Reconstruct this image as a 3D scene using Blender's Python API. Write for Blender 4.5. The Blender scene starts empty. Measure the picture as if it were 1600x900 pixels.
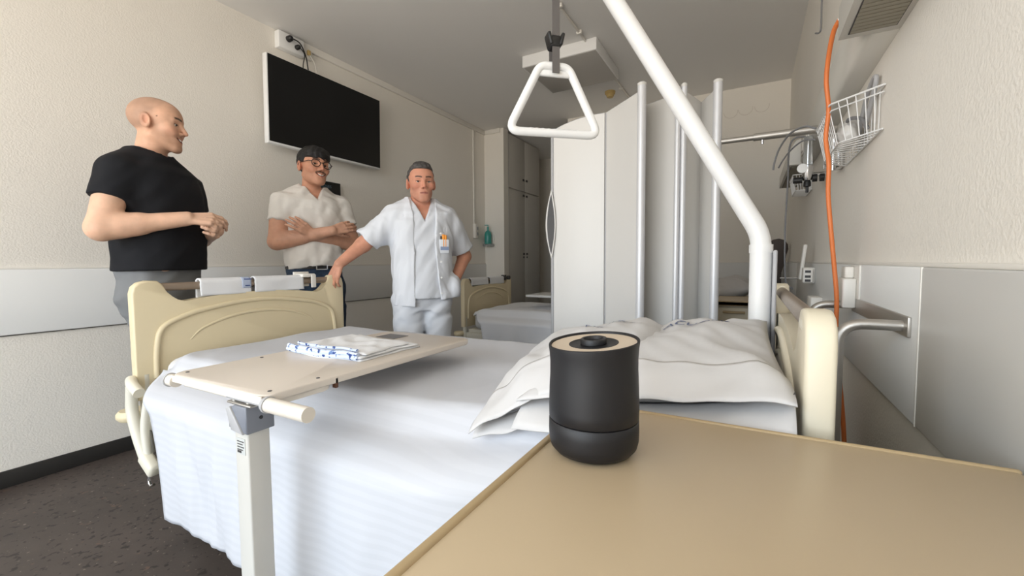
import bpy, bmesh, math, random
import numpy as np
from mathutils import Vector, Matrix

# ------------------------------------------------------------------ camera, sky, exposure
scene = bpy.context.scene
COL = scene.collection
H = 1.05
cam_d = bpy.data.cameras.new('camera')
cam = bpy.data.objects.new('camera', cam_d)
COL.objects.link(cam)
scene.camera = cam
cam_d.sensor_width = 36.0
cam_d.lens = 36.0 * 669.18 / 1600.0
cam_d.clip_start = 0.02
_yaw, _pit, _rol = math.radians(29.076), math.radians(-3.367), math.radians(-0.423)
_f = Vector((-math.sin(_yaw) * math.cos(_pit), math.cos(_yaw) * math.cos(_pit), math.sin(_pit)))
_r = Vector((math.cos(_yaw), math.sin(_yaw), 0))
_u = _r.cross(_f)
_r2 = math.cos(_rol) * _r + math.sin(_rol) * _u
_u2 = -math.sin(_rol) * _r + math.cos(_rol) * _u
cam.matrix_world = Matrix(((_r2.x, _u2.x, -_f.x, 0), (_r2.y, _u2.y, -_f.y, 0), (_r2.z, _u2.z, -_f.z, H), (0, 0, 0, 1)))

world = bpy.data.worlds.new('sky')
scene.world = world
world.use_nodes = True
_nt = world.node_tree
_nt.nodes.clear()
_o = _nt.nodes.new('ShaderNodeOutputWorld')
_b = _nt.nodes.new('ShaderNodeBackground')
_tc = _nt.nodes.new('ShaderNodeTexCoord')
_sp = _nt.nodes.new('ShaderNodeSeparateXYZ')
_rp = _nt.nodes.new('ShaderNodeValToRGB')
_nt.links.new(_tc.outputs['Generated'], _sp.inputs[0])
_mr = _nt.nodes.new('ShaderNodeMapRange')
_mr.inputs['From Min'].default_value = -1.0
_mr.inputs['From Max'].default_value = 1.0
_nt.links.new(_sp.outputs['Z'], _mr.inputs[0])
_nt.links.new(_mr.outputs[0], _rp.inputs[0])
_rp.color_ramp.elements[0].position = 0.49
_rp.color_ramp.elements[0].color = (0.90, 0.83, 0.74, 1)      # sunlit ground and facades outside
_rp.color_ramp.elements[1].position = 0.52
_rp.color_ramp.elements[1].color = (0.80, 0.90, 1.0, 1)       # hazy bright sky
_nt.links.new(_rp.outputs[0], _b.inputs[0])
_b.inputs[1].default_value = 5.6
_nt.links.new(_b.outputs[0], _o.inputs[0])

# daylight portal in the window opening behind the camera
WIN = (-2.95, 0.20, 0.35, 2.66)
WY = -2.2
pl = bpy.data.lights.new('window_portal', 'AREA')
pl.shape = 'RECTANGLE'
pl.size = WIN[1] - WIN[0]
pl.size_y = WIN[3] - WIN[2]
pl.cycles.is_portal = True
plo = bpy.data.objects.new('window_portal', pl)
COL.objects.link(plo)
plo.location = ((WIN[0] + WIN[1]) / 2, WY - 0.10, (WIN[2] + WIN[3]) / 2)
plo.rotation_euler = (math.radians(90), 0, 0)

scene.view_settings.view_transform = 'Standard'
scene.view_settings.look = 'None'
scene.view_settings.exposure = 0.30
scene.view_settings.gamma = 1.0
scene.view_settings.use_curve_mapping = False

# ------------------------------------------------------------------ helpers
rng = random.Random(7)


def lin(c):
    return tuple(((v / 255) / 12.92 if v / 255 <= 0.04045 else ((v / 255 + 0.055) / 1.055) ** 2.4) for v in c)


MATS = {}


def mat(name, rgb, rough=0.5, metal=0.0, bump=None, var=None, spec=0.5, trans=0.0, attr=None, sub=0.0, emit=None, speck=None, coat=0.0, stripes=None):
    if name in MATS:
        return MATS[name]
    m = bpy.data.materials.new(name)
    m.use_nodes = True
    nt = m.node_tree
    b = nt.nodes['Principled BSDF']
    c = lin(rgb) + (1,)
    b.inputs['Base Color'].default_value = c
    b.inputs['Roughness'].default_value = rough
    b.inputs['Metallic'].default_value = metal
    b.inputs['Specular IOR Level'].default_value = spec
    if trans:
        b.inputs['Transmission Weight'].default_value = trans
    if sub:
        b.inputs['Subsurface Weight'].default_value = sub
        b.inputs['Subsurface Radius'].default_value = (0.012, 0.005, 0.003)
        b.inputs['Subsurface Scale'].default_value = 1.0
    if coat:
        b.inputs['Coat Weight'].default_value = coat
    if emit:
        b.inputs['Emission Color'].default_value = lin(emit[0]) + (1,)
        b.inputs['Emission Strength'].default_value = emit[1]
    tc = nt.nodes.new('ShaderNodeTexCoord')
    src = None
    if attr:
        a = nt.nodes.new('ShaderNodeAttribute')
        a.attribute_name = attr
        src = a.outputs['Color']
    if var:
        sc, amt = var[0], var[1]
        n = nt.nodes.new('ShaderNodeTexNoise')
        n.inputs['Scale'].default_value = sc
        n.inputs['Detail'].default_value = 5
        nt.links.new(tc.outputs['Object'], n.inputs['Vector'])
        mp = nt.nodes.new('ShaderNodeMapRange')
        mp.inputs['From Min'].default_value = 0.3
        mp.inputs['From Max'].default_value = 0.7
        mp.inputs['To Min'].default_value = 1 - amt
        mp.inputs['To Max'].default_value = 1 + amt
        nt.links.new(n.outputs['Fac'], mp.inputs[0])
        mx = nt.nodes.new('ShaderNodeMix')
        mx.data_type = 'RGBA'
        mx.blend_type = 'MULTIPLY'
        mx.inputs[0].default_value = 1.0
        mx.inputs[6].default_value = c
        if src:
            nt.links.new(src, mx.inputs[6])
        nt.links.new(mp.outputs[0], mx.inputs[7])
        src = mx.outputs[2]
    if speck:
        for (sc, thr, rgb2, wd) in speck:
            n = nt.nodes.new('ShaderNodeTexNoise')
            n.inputs['Scale'].default_value = sc
            n.inputs['Detail'].default_value = 2
            nt.links.new(tc.outputs['Object'], n.inputs['Vector'])
            mp = nt.nodes.new('ShaderNodeMapRange')
            mp.inputs['From Min'].default_value = thr
            mp.inputs['From Max'].default_value = thr + wd
            nt.links.new(n.outputs['Fac'], mp.inputs[0])
            mx = nt.nodes.new('ShaderNodeMix')
            mx.data_type = 'RGBA'
            mx.inputs[6].default_value = c
            if src:
                nt.links.new(src, mx.inputs[6])
            mx.inputs[7].default_value = lin(rgb2) + (1,)
            nt.links.new(mp.outputs[0], mx.inputs[0])
            src = mx.outputs[2]
    if stripes:                                   # woven satin stripe: (axis, period, amount)
        sp = nt.nodes.new('ShaderNodeSeparateXYZ')
        nt.links.new(tc.outputs['Object'], sp.inputs[0])
        mt = nt.nodes.new('ShaderNodeMath')
        mt.operation = 'MULTIPLY'
        mt.inputs[1].default_value = 2 * math.pi / stripes[1]
        nt.links.new(sp.outputs[stripes[0]], mt.inputs[0])
        sn = nt.nodes.new('ShaderNodeMath')
        sn.operation = 'SINE'
        nt.links.new(mt.outputs[0], sn.inputs[0])
        mp = nt.nodes.new('ShaderNodeMapRange')
        mp.inputs['From Min'].default_value = -0.3
        mp.inputs['From Max'].default_value = 0.3
        mp.inputs['To Min'].default_value = 1 - stripes[2]
        mp.inputs['To Max'].default_value = 1
        nt.links.new(sn.outputs[0], mp.inputs[0])
        mx = nt.nodes.new('ShaderNodeMix')
        mx.data_type = 'RGBA'
        mx.blend_type = 'MULTIPLY'
        mx.inputs[0].default_value = 1.0
        mx.inputs[6].default_value = c
        if src:
            nt.links.new(src, mx.inputs[6])
        nt.links.new(mp.outputs[0], mx.inputs[7])
        src = mx.outputs[2]
    if src:
        nt.links.new(src, b.inputs['Base Color'])
    if bump:
        n = nt.nodes.new('ShaderNodeTexNoise')
        n.inputs['Scale'].default_value = bump[0]
        n.inputs['Detail'].default_value = bump[3] if len(bump) > 3 else 3
        nt.links.new(tc.outputs['Object'], n.inputs['Vector'])
        bp = nt.nodes.new('ShaderNodeBump')
        bp.inputs['Strength'].default_value = bump[1]
        bp.inputs['Distance'].default_value = bump[2]
        nt.links.new(n.outputs['Fac'], bp.inputs['Height'])
        nt.links.new(bp.outputs[0], b.inputs['Normal'])
    MATS[name] = m
    return m


WLOC = {}


def _link(o, parent, loc=None):
    COL.objects.link(o)
    if parent is not None:
        o.parent = parent
        WLOC[o.name] = WLOC[parent.name]
    else:
        WLOC[o.name] = Vector(loc if loc is not None else (0, 0, 0))
        o.location = WLOC[o.name]
    return o


def thing(name, label, cat, loc, group=None):
    o = bpy.data.objects.new(name, None)
    o.empty_display_size = 0.1
    _link(o, None, loc)
    o['label'] = label
    o['category'] = cat
    if group:
        o['group'] = group
    return o


def tag(o, label, cat, group=None, kind=None):
    o['label'] = label
    o['category'] = cat
    if group:
        o['group'] = group
    if kind:
        o['kind'] = kind
    return o


def finish(name, me, m, parent=None, smooth=None, loc=None, label=None):
    """mesh in world coordinates -> object (shifted to its parent's or its own base)"""
    if isinstance(m, (list, tuple)):
        for x in m:
            me.materials.append(x)
    else:
        me.materials.append(m)
    o = bpy.data.objects.new(name, me)
    if parent is None and loc is None:
        n = len(me.vertices)
        co = np.empty(n * 3, dtype=np.float32)
        me.vertices.foreach_get('co', co)
        co = co.reshape(-1, 3)
        lo, hi = co.min(0), co.max(0)
        loc = ((lo[0] + hi[0]) / 2, (lo[1] + hi[1]) / 2, lo[2])
    _link(o, parent, loc)
    w = WLOC[o.name]
    me.transform(Matrix.Translation(-w))
    if smooth is not None:
        me.polygons.foreach_set('use_smooth', [True] * len(me.polygons))
        if smooth < 3.2:
            me.set_sharp_from_angle(angle=smooth)
    if label:
        o['label'] = label
    return o


def bm_obj(name, bm, m, parent=None, smooth=None, loc=None, label=None):
    bmesh.ops.recalc_face_normals(bm, faces=bm.faces)
    me = bpy.data.meshes.new(name)
    bm.to_mesh(me)
    bm.free()
    return finish(name, me, m, parent, smooth, loc, label)


def add_box(bm, lo, hi, bev=0.0, seg=2, M=None, mi=0):
    r = bmesh.ops.create_cube(bm, size=1.0)
    vs = r['verts']
    c = [(lo[i] + hi[i]) / 2 for i in range(3)]
    s = [(hi[i] - lo[i]) for i in range(3)]
    for v in vs:
        v.co = Vector((c[0] + v.co.x * s[0], c[1] + v.co.y * s[1], c[2] + v.co.z * s[2]))
    fs = list({f for v in vs for f in v.link_faces})
    if bev > 0:
        es = list({e for v in vs for e in v.link_edges})
        rr = bmesh.ops.bevel(bm, geom=es, offset=bev, segments=seg, affect='EDGES', profile=0.5)
        fs = list(set(rr['faces']) | {f for f in fs if f.is_valid})
        vs = list({v for f in fs for v in f.verts})
    for f in fs:
        if f.is_valid:
            f.material_index = mi
    if M is not None:
        for v in vs:
            v.co = M @ v.co
    return vs


def box(name, lo, hi, m, parent=None, bev=0.004, seg=2, M=None, loc=None, label=None):
    bm = bmesh.new()
    lo2 = [min(a, b) for a, b in zip(lo, hi)]
    hi2 = [max(a, b) for a, b in zip(lo, hi)]
    bev = min(bev, 0.45 * min(h - l for l, h in zip(lo2, hi2)))
    add_box(bm, lo2, hi2, bev, seg, M)
    return bm_obj(name, bm, m, parent, 0.9 if bev else None, loc, label)


def rot_about(c, axis, ang):
    return Matrix.Translation(Vector(c)) @ Matrix.Rotation(ang, 4, axis) @ Matrix.Translation(-Vector(c))


def catmull(pts, n=8):
    P = [Vector(p) for p in pts]
    P = [P[0] * 2 - P[1]] + P + [P[-1] * 2 - P[-2]]
    out = []
    for i in range(1, len(P) - 2):
        for k in range(n):
            t = k / n
            a, b, c, d = P[i - 1], P[i], P[i + 1], P[i + 2]
            out.append(0.5 * ((2 * b) + (c - a) * t + (2 * a - 5 * b + 4 * c - d) * t * t + (3 * b - a - 3 * c + d) * t ** 3))
    out.append(P[-2])
    return out


def fillet(pts, r, n=6):
    """polyline with rounded corners"""
    P = [Vector(p) for p in pts]
    out = [P[0]]
    for i in range(1, len(P) - 1):
        a, b, c = P[i - 1], P[i], P[i + 1]
        d1, d2 = (a - b), (c - b)
        rr = min(r, d1.length * 0.49, d2.length * 0.49)
        s, e = b + d1.normalized() * rr, b + d2.normalized() * rr
        for k in range(n + 1):
            t = k / n
            out.append(s * (1 - t) ** 2 + b * 2 * t * (1 - t) + e * t * t)
    out.append(P[-1])
    return out


def add_tube(bm, pts, r, seg=12, closed=False, mi=0, sy=1.0, up=None):
    P = [Vector(p) for p in pts]
    n = len(P)
    rs = r if isinstance(r, (list, tuple)) else [r] * n
    T = []
    for i in range(n):
        if closed:
            t = P[(i + 1) % n] - P[(i - 1) % n]
        else:
            t = P[min(i + 1, n - 1)] - P[max(i - 1, 0)]
        T.append(t.normalized())
    u = Vector(up) if up else (Vector((0, 0, 1)) if abs(T[0].z) < 0.9 else Vector((1, 0, 0)))
    rings = []
    for i in range(n):
        u = (u - T[i] * u.dot(T[i]))
        u.normalize()
        v = T[i].cross(u)
        rings.append([bm.verts.new(P[i] + (u * math.cos(2 * math.pi * k / seg) * sy + v * math.sin(2 * math.pi * k / seg)) * rs[i]) for k in range(seg)])
    m = n if closed else n - 1
    for i in range(m):
        a, b = rings[i], rings[(i + 1) % n]
        for k in range(seg):
            f = bm.faces.new((a[k], a[(k + 1) % seg], b[(k + 1) % seg], b[k]))
            f.material_index = mi
    if not closed:
        bm.faces.new(rings[0][::-1]).material_index = mi
        bm.faces.new(rings[-1]).material_index = mi


def tube(name, pts, r, m, parent=None, seg=12, closed=False, loc=None, label=None, sy=1.0, up=None):
    bm = bmesh.new()
    add_tube(bm, pts, r, seg, closed, 0, sy, up)
    return bm_obj(name, bm, m, parent, 0.9, loc, label)


def add_lathe(bm, prof, c, seg=48, axis='Z', mi=0, M=None):
    """profile [(radius, height)] turned round an axis"""
    rings = []
    new = []
    for (r, h) in prof:
        if r < 1e-6:
            v = bm.verts.new((0, 0, h))
            rings.append([v])
            new.append(v)
        else:
            ring = [bm.verts.new((r * math.cos(2 * math.pi * k / seg), r * math.sin(2 * math.pi * k / seg), h)) for k in range(seg)]
            rings.append(ring)
            new += ring
    for a, b in zip(rings[:-1], rings[1:]):
        for k in range(seg):
            k2 = (k + 1) % seg
            if len(a) == 1 and len(b) == 1:
                continue
            if len(a) == 1:
                f = bm.faces.new((a[0], b[k2], b[k]))
            elif len(b) == 1:
                f = bm.faces.new((a[k], a[k2], b[0]))
            else:
                f = bm.faces.new((a[k], a[k2], b[k2], b[k]))
            f.material_index = mi
    R = {'Z': Matrix.Identity(4), 'X': Matrix.Rotation(math.pi / 2, 4, 'Y'), 'Y': Matrix.Rotation(-math.pi / 2, 4, 'X')}[axis]
    R = Matrix.Translation(Vector(c)) @ (M if M is not None else R)
    for v in new:
        v.co = R @ v.co


def lathe(name, prof, c, m, parent=None, seg=48, axis='Z', loc=None, label=None, M=None):
    bm = bmesh.new()
    add_lathe(bm, prof, c, seg, axis, 0, M)
    return bm_obj(name, bm, m, parent, 0.7, loc, label)


def add_prism(bm, outline, axis, a, b, bev=0.0, seg=2, mi=0):
    """closed 2-D outline extruded along an axis ('X': outline is (y,z); 'Y': (x,z); 'Z': (x,y))"""
    def P(q, t):
        return {'X': (t, q[0], q[1]), 'Y': (q[0], t, q[1]), 'Z': (q[0], q[1], t)}[axis]
    va = [bm.verts.new(P(q, a)) for q in outline]
    vb = [bm.verts.new(P(q, b)) for q in outline]
    n = len(outline)
    fa = bm.faces.new(va)
    fb = bm.faces.new(vb[::-1])
    fs = [fa, fb]
    for i in range(n):
        fs.append(bm.faces.new((va[i], vb[i], vb[(i + 1) % n], va[(i + 1) % n])))
    for f in fs:
        f.material_index = mi
    if bev:
        es = [e for e in list(fa.edges) + list(fb.edges)]
        bmesh.ops.bevel(bm, geom=es, offset=bev, segments=seg, affect='EDGES', profile=0.5, clamp_overlap=True)


def prism(name, outline, axis, a, b, m, parent=None, bev=0.0, seg=2, loc=None, label=None):
    bm = bmesh.new()
    add_prism(bm, outline, axis, a, b, bev, seg)
    return bm_obj(name, bm, m, parent, 0.9, loc, label)


def rrect(x0, x1, y0, y1, r, n=5):
    out = []
    for cx, cy, a0 in ((x1 - r, y1 - r, 0), (x0 + r, y1 - r, 90), (x0 + r, y0 + r, 180), (x1 - r, y0 + r, 270)):
        for k in range(n + 1):
            a = math.radians(a0 + 90 * k / n)
            out.append((cx + r * math.cos(a), cy + r * math.sin(a)))
    return out


def grid_obj(name, fn, nu, nv, m, parent=None, thick=0.0, smooth=3.3, loc=None, closed_v=False, label=None):
    """surface fn(u,v)->xyz, u,v in 0..1"""
    vs, fs = [], []
    for i in range(nu + 1):
        for j in range(nv + 1):
            vs.append(fn(i / nu, j / nv))
    w = nv + 1
    for i in range(nu):
        for j in range(nv):
            fs.append((i * w + j, (i + 1) * w + j, (i + 1) * w + j + 1, i * w + j + 1))
    me = bpy.data.meshes.new(name)
    me.from_pydata([tuple(v) for v in vs], [], fs)
    me.update()
    o = finish(name, me, m, parent, smooth, loc, label)
    if thick:
        md = o.modifiers.new('thickness', 'SOLIDIFY')
        md.thickness = thick
        md.offset = 0
    return o


def sstep(a, b, x):
    t = min(1, max(0, (x - a) / (b - a)))
    return t * t * (3 - 2 * t)


def lerp(a, b, t):
    return a + (b - a) * t


def nz(x, y, s=0.0):
    """cheap smooth wobble in -1..1"""
    return (math.sin(x * 1.7 + 1.3 * math.sin(y * 1.1 + s) + s) + math.sin(y * 2.3 + 1.7 * math.sin(x * 0.9 - s) + 2.1 * s) + 0.5 * math.sin(3.7 * x + 2.9 * y + s)) / 2.5


def text_obj(name, body, size, m, M, parent=None, extr=0.0004, align='CENTER', font_sx=1.0, warp=None):
    cu = bpy.data.curves.new(name, 'FONT')
    cu.body = body
    cu.size = size
    cu.align_x = align
    cu.align_y = 'CENTER'
    cu.extrude = extr
    tmp = bpy.data.objects.new(name + '_tmp', cu)
    COL.objects.link(tmp)
    dg = bpy.context.evaluated_depsgraph_get()
    me = bpy.data.meshes.new_from_object(tmp.evaluated_get(dg))
    bpy.data.objects.remove(tmp)
    bpy.data.curves.remove(cu)
    me.materials.clear()
    me.transform(Matrix.Diagonal((font_sx, 1, 1, 1)))
    me.transform(M)
    if warp:
        for v in me.vertices:
            v.co = warp(v.co)
    return finish(name, me, m, parent)


# ------------------------------------------------------------------ materials
paint = mat('wall_paint', (241, 236, 227), 0.75, bump=(130, 0.45, 0.004, 4), var=(1.3, 0.02))
ceilm = mat('ceiling_paint', (240, 238, 235), 0.85, bump=(60, 0.1, 0.002))
floorm = mat('floor_vinyl', (78, 69, 64), 0.5, var=(5, 0.16), speck=((42, 0.60, (48, 42, 39), 0.05), (60, 0.68, (122, 112, 102), 0.04), (26, 0.68, (98, 78, 68), 0.05)))
panelm = mat('wainscot_laminate', (231, 231, 229), 0.4, bump=(3, 0.04, 0.004))
basem = mat('baseboard_rubber', (44, 42, 40), 0.5)
joint = mat('shadow_strip_dark', (92, 90, 86), 0.8)  # dark colour that paints the shadow edge below the wall boards
trunkm = mat('white_plastic', (232, 228, 220), 0.45)
whitem = mat('white_enamel', (236, 236, 235), 0.3)
beige = mat('bed_cream_plastic', (222, 207, 173), 0.42)
beigeh = mat('headboard_cream_plastic', (226, 217, 194), 0.42)
beige2 = mat('bed_pale_plastic', (232, 226, 208), 0.4)
framem = mat('bed_frame_enamel', (216, 212, 198), 0.4)
tubem = mat('rail_brown_steel', (158, 142, 126), 0.35, 0.55)
steelm = mat('brushed_steel', (188, 184, 178), 0.4, 0.85)
chrome = mat('chrome', (214, 214, 216), 0.14, 1.0)
alum = mat('satin_aluminium', (222, 223, 226), 0.4, 0.25)
sheetm = mat('white_bed_linen', (204, 206, 212), 0.85, bump=(26, 0.10, 0.004), stripes=(2, 0.024, 0.035), spec=0.2)
sheetm2 = mat('brightened_bed_linen', (236, 238, 243), 0.85, bump=(26, 0.10, 0.004), spec=0.2)  # linen colour raised to stand in for daylight missing on the far bed
linen = mat('white_pillow_linen', (210, 209, 209), 0.85, bump=(18, 0.12, 0.004), spec=0.2)
towelm = mat('white_towel', (230, 231, 233), 0.9, bump=(220, 0.2, 0.002), spec=0.2)
blueprint = mat('blue_print', (58, 82, 142), 0.85, spec=0.2)
overm = mat('overbed_laminate', (220, 210, 198), 0.35)
greyp = mat('grey_plastic', (122, 126, 136), 0.45)
greyp2 = mat('light_grey_plastic', (176, 176, 178), 0.45)
darkp = mat('dark_grey_plastic', (62, 60, 60), 0.45)
blackp = mat('black_plastic', (24, 24, 25), 0.42)
tvblack = mat('screen_glass', (14, 14, 15), 0.3, spec=0.35)
tanm = mat('tan_laminate', (196, 177, 147), 0.38, var=(2.0, 0.02))
tanedge = mat('tan_edge_band', (176, 154, 118), 0.45)
cabm = mat('cabinet_cream', (206, 196, 172), 0.45)
wardm = mat('wardrobe_grey_white', (208, 204, 196), 0.45)
screenm = mat('screen_panel_white', (222, 220, 216), 0.4)
orangem = mat('orange_cable', (222, 122, 62), 0.45)
greyc = mat('grey_cable', (128, 128, 130), 0.5)
lampm = mat('lamp_enamel', (214, 211, 203), 0.4)
lampdiff = mat('ceiling_lamp_diffuser', (188, 184, 178), 0.4)
grille = mat('lamp_grille', (150, 144, 128), 0.5)
cleargl = mat('clear_plastic', (236, 240, 242), 0.08, trans=0.85)
teal = mat('teal_gel', (70, 170, 160), 0.25, trans=0.25)
yellowp = mat('yellowed_plastic', (200, 172, 112), 0.5)
strapm = mat('grey_webbing', (96, 92, 90), 0.7, bump=(400, 0.3, 0.001))
devm = mat('matte_black_shell', (20, 20, 24), 0.5)
devring = mat('device_top_ring', (206, 190, 170), 0.6)
inkm = mat('grey_blue_ink', (92, 104, 140), 0.8)
printm = mat('label_paper', (196, 198, 196), 0.6)
# ------------------------------------------------------------------ the room
XL, XR, YB, ZC = -3.075, 0.30, 4.914, 2.766


def struct(o):
    o['kind'] = 'structure'
    return o


struct(box('floor', (XL - 0.2, WY - 0.2, -0.1), (XR + 0.2, 7.0, 0), floorm, bev=0))
struct(box('ceiling', (XL - 0.2, WY - 0.2, ZC), (XR + 0.2, 7.0, ZC + 0.1), ceilm, bev=0))
struct(box('wall_left', (XL - 0.15, WY - 0.15, 0), (XL, 4.81, ZC), paint, bev=0))
struct(box('wall_column', (XL - 0.15, 4.81, 0), (-2.785, 4.93, ZC), paint, bev=0))
struct(box('wall_alcove', (XL - 0.15, 4.93, 0), (XL - 0.05, 6.8, ZC), paint, bev=0))
struct(box('wall_right', (XR, WY - 0.15, 0), (XR + 0.15, YB + 0.12, ZC), paint, bev=0))
struct(box('wall_back', (-1.85, YB, 0), (XR, YB + 0.12, ZC), paint, bev=0))
struct(box('wall_corridor', (-1.95, YB, 0), (-1.85, 6.8, ZC), paint, bev=0))
struct(box('wall_end', (XL - 0.05, 6.6, 0), (-1.85, 6.75, ZC), paint, bev=0))
# rear wall round the big window (behind the camera)
bm = bmesh.new()
add_box(bm, (XL, WY - 0.15, 0), (XR, WY, WIN[2]))
add_box(bm, (XL, WY - 0.15, WIN[3]), (XR, WY, ZC))
add_box(bm, (XL, WY - 0.15, WIN[2]), (WIN[0], WY, WIN[3]))
add_box(bm, (WIN[1], WY - 0.15, WIN[2]), (XR, WY, WIN[3]))
struct(bm_obj('wall_rear', bm, paint))
w = bpy.data.objects.new('window_1', None)
_link(w, None, (-1.4, WY - 0.05, WIN[2]))
struct(w)
for z in (WIN[2], WIN[3] - 0.05):
    box('window_frame', (WIN[0], WY - 0.09, z), (WIN[1], WY - 0.04, z + 0.05), whitem, w)
for x in (WIN[0], (WIN[0] + WIN[1]) / 2 - 0.03, WIN[1] - 0.05):
    box('window_frame', (x, WY - 0.09, WIN[2]), (x + 0.05, WY - 0.04, WIN[3]), whitem, w)

# faint ring marks left on the back wall paint
markm = mat('paint_mark', (220, 212, 202), 0.85)
for (x, z) in ((-0.205, 2.545), (-0.075, 2.555), (0.065, 2.560)):
    pts = [(x + 0.062 * math.cos(a), YB - 0.0005, z + 0.062 * math.sin(a)) for a in [math.radians(180 + 9 * k) for k in range(22)]]
    tube('ring_mark', pts, 0.0018, markm, bpy.data.objects['wall_back'], 6)

# wall protection boards (wainscot) with seams: one board per panel
WT, WB = 1.036, 0.725


def wains(name, axis, plane, out, a, b, seams):
    p = bpy.data.objects.new(name, None)
    _link(p, None, ((plane, a, WB) if axis == 'Y' else (a, plane, WB)))
    struct(p)
    cuts = [a] + list(seams) + [b]
    for s, e in zip(cuts[:-1], cuts[1:]):
        g = 0.0015
        if axis == 'Y':
            box('wall_panel', (plane, s + g, WB), (plane + out * 0.014, e - g, WT), panelm, p, 0.004)
        else:
            box('wall_panel', (s + g, plane, WB), (e - g, plane + out * 0.014, WT), panelm, p, 0.004)
    if axis == 'Y':
        box('shadow_strip', (plane, a, WB - 0.005), (plane + out * 0.007, b, WB), joint, p, 0)  # painted shadow line under the board edge
        box('sealant_bead', (plane, a, WT), (plane + out * 0.012, b, WT + 0.008), trunkm, p, 0.002)
        for s in seams:
            box('seam_bead', (plane, s - 0.002, WB), (plane + out * 0.0150, s + 0.002, WT), trunkm, p, 0.001)
    else:
        box('shadow_strip', (a, plane, WB - 0.005), (b, plane + out * 0.007, WB), joint, p, 0)


wains('trim_1', 'Y', XL, 1, WY, 4.81, (-0.4,))
wains('trim_2', 'Y', XR, -1, WY, YB, (1.095, 3.6))
wains('trim_3', 'X', YB, -1, -1.85, XR - 0.02, ())
struct(box('baseboard_left', (XL, WY, 0), (XL + 0.012, 4.81, 0.081), basem, bev=0.002))
struct(box('baseboard_right', (XR - 0.012, WY, 0), (XR, YB, 0.081), basem, bev=0.002))
struct(box('baseboard_back', (-1.85, YB - 0.012, 0), (XR - 0.015, YB, 0.081), basem, bev=0.002))

# cable trunking along the top of the left wall
t = bpy.data.objects.new('trim_4', None)
_link(t, None, (XL, 2.2, 2.70))
struct(t)
box('trunking', (XL, 2.20, 2.712), (XL + 0.022, 4.81, ZC - 0.001), trunkm, t, 0.002)
box('trunking', (XL + 0.022, 4.788, 2.712), (-2.83, 4.81, ZC - 0.001), trunkm, t, 0.002)
box('trunking', (XL, 4.535, 1.54), (XL + 0.016, 4.560, 2.712), trunkm, t, 0.002)

t = thing('wall_socket', 'white wall socket at the end of the vertical cable duct', 'socket', (XL, 4.57, 1.36))
box('back_box', (XL, 4.525, 1.365), (XL + 0.04, 4.60, 1.545), trunkm, t, 0.004)
for z in (1.42, 1.49):
    box('outlet', (XL + 0.04, 4.55, z - 0.018), (XL + 0.043, 4.586, z + 0.018), greyp2, t, 0.001)

# wardrobe in the entrance alcove
WX = -2.80
t = thing('wardrobe', 'tall grey-white built-in wardrobe with four doors in the entrance', 'wardrobe', (WX - 0.1, 5.4, 0))
box('carcass', (WX - 0.26, 4.935, 0), (WX - 0.022, 5.92, ZC - 0.01), wardm, t, 0.002)
box('side_post', (WX - 0.03, 4.931, 0), (WX + 0.006, 4.955, 2.735), whitem, t, 0.002)
for (z0, z1) in ((0.08, 2.025), (2.045, 2.735)):
    for (y0, y1) in ((4.965, 5.425), (5.432, 5.90)):
        d = box('door', (WX - 0.022, y0, z0), (WX, y1, z1), wardm, t, 0.003)
        yh = 5.425 - 0.045 if y0 < 5 else 5.432 + 0.045
        for zh in ((2.20,) if z0 > 1 else (1.985, 1.175)):
            box('door_handle', (WX, yh - 0.018, zh - 0.014), (WX + 0.014, yh + 0.018, zh + 0.014), darkp, d, 0.003)
        if z0 < 1:
            box('door_lock', (WX, yh - 0.014, 1.115), (WX + 0.01, yh + 0.014, 1.140), darkp, d, 0.003)

# room door at the end of the entrance
d = bpy.data.objects.new('door_1', None)
_link(d, None, (-2.35, 6.6, 0))
struct(d)
box('door_frame', (-2.82, 6.56, 0), (-2.76, 6.6, 2.28), whitem, d, 0.003)
box('door_frame', (-1.97, 6.56, 0), (-1.91, 6.6, 2.28), whitem, d, 0.003)
box('door_frame', (-2.76, 6.56, 2.22), (-1.97, 6.6, 2.28), whitem, d, 0.003)
box('door_leaf', (-2.76, 6.575, 0.01), (-1.97, 6.6, 2.22), wardm, d, 0.003)
tube('door_handle', [(-2.70, 6.575, 1.03), (-2.70, 6.52, 1.03), (-2.58, 6.52, 1.03)], 0.009, steelm, d)

# ------------------------------------------------------------------ television and things on the left wall
t = thing('television', 'large black flat television with a thin white frame on the wall', 'television', (XL, 2.35, 1.90))
TX = XL + 0.085
y0, y1, z0, z1 = 1.832, 2.868, 1.90, 2.512
bm = bmesh.new()
add_box(bm, (TX, y0, z0), (TX + 0.045, y1, z1), 0.006)
Mtv = rot_about((TX, 2.35, 2.2), 'Y', math.radians(1.2))
for v in bm.verts:
    v.co = Mtv @ v.co
bm_obj('housing', bm, whitem, t, 0.9)
bm = bmesh.new()
add_box(bm, (TX + 0.0445, y0 + 0.010, z0 + 0.016), (TX + 0.0475, y1 - 0.004, z1 - 0.004), 0.001)
for v in bm.verts:
    v.co = Mtv @ v.co
bm_obj('screen', bm, tvblack, t)
box('wall_mount', (XL, 2.2, 2.05), (TX + 0.005, 2.5, 2.35), darkp, t)

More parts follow.
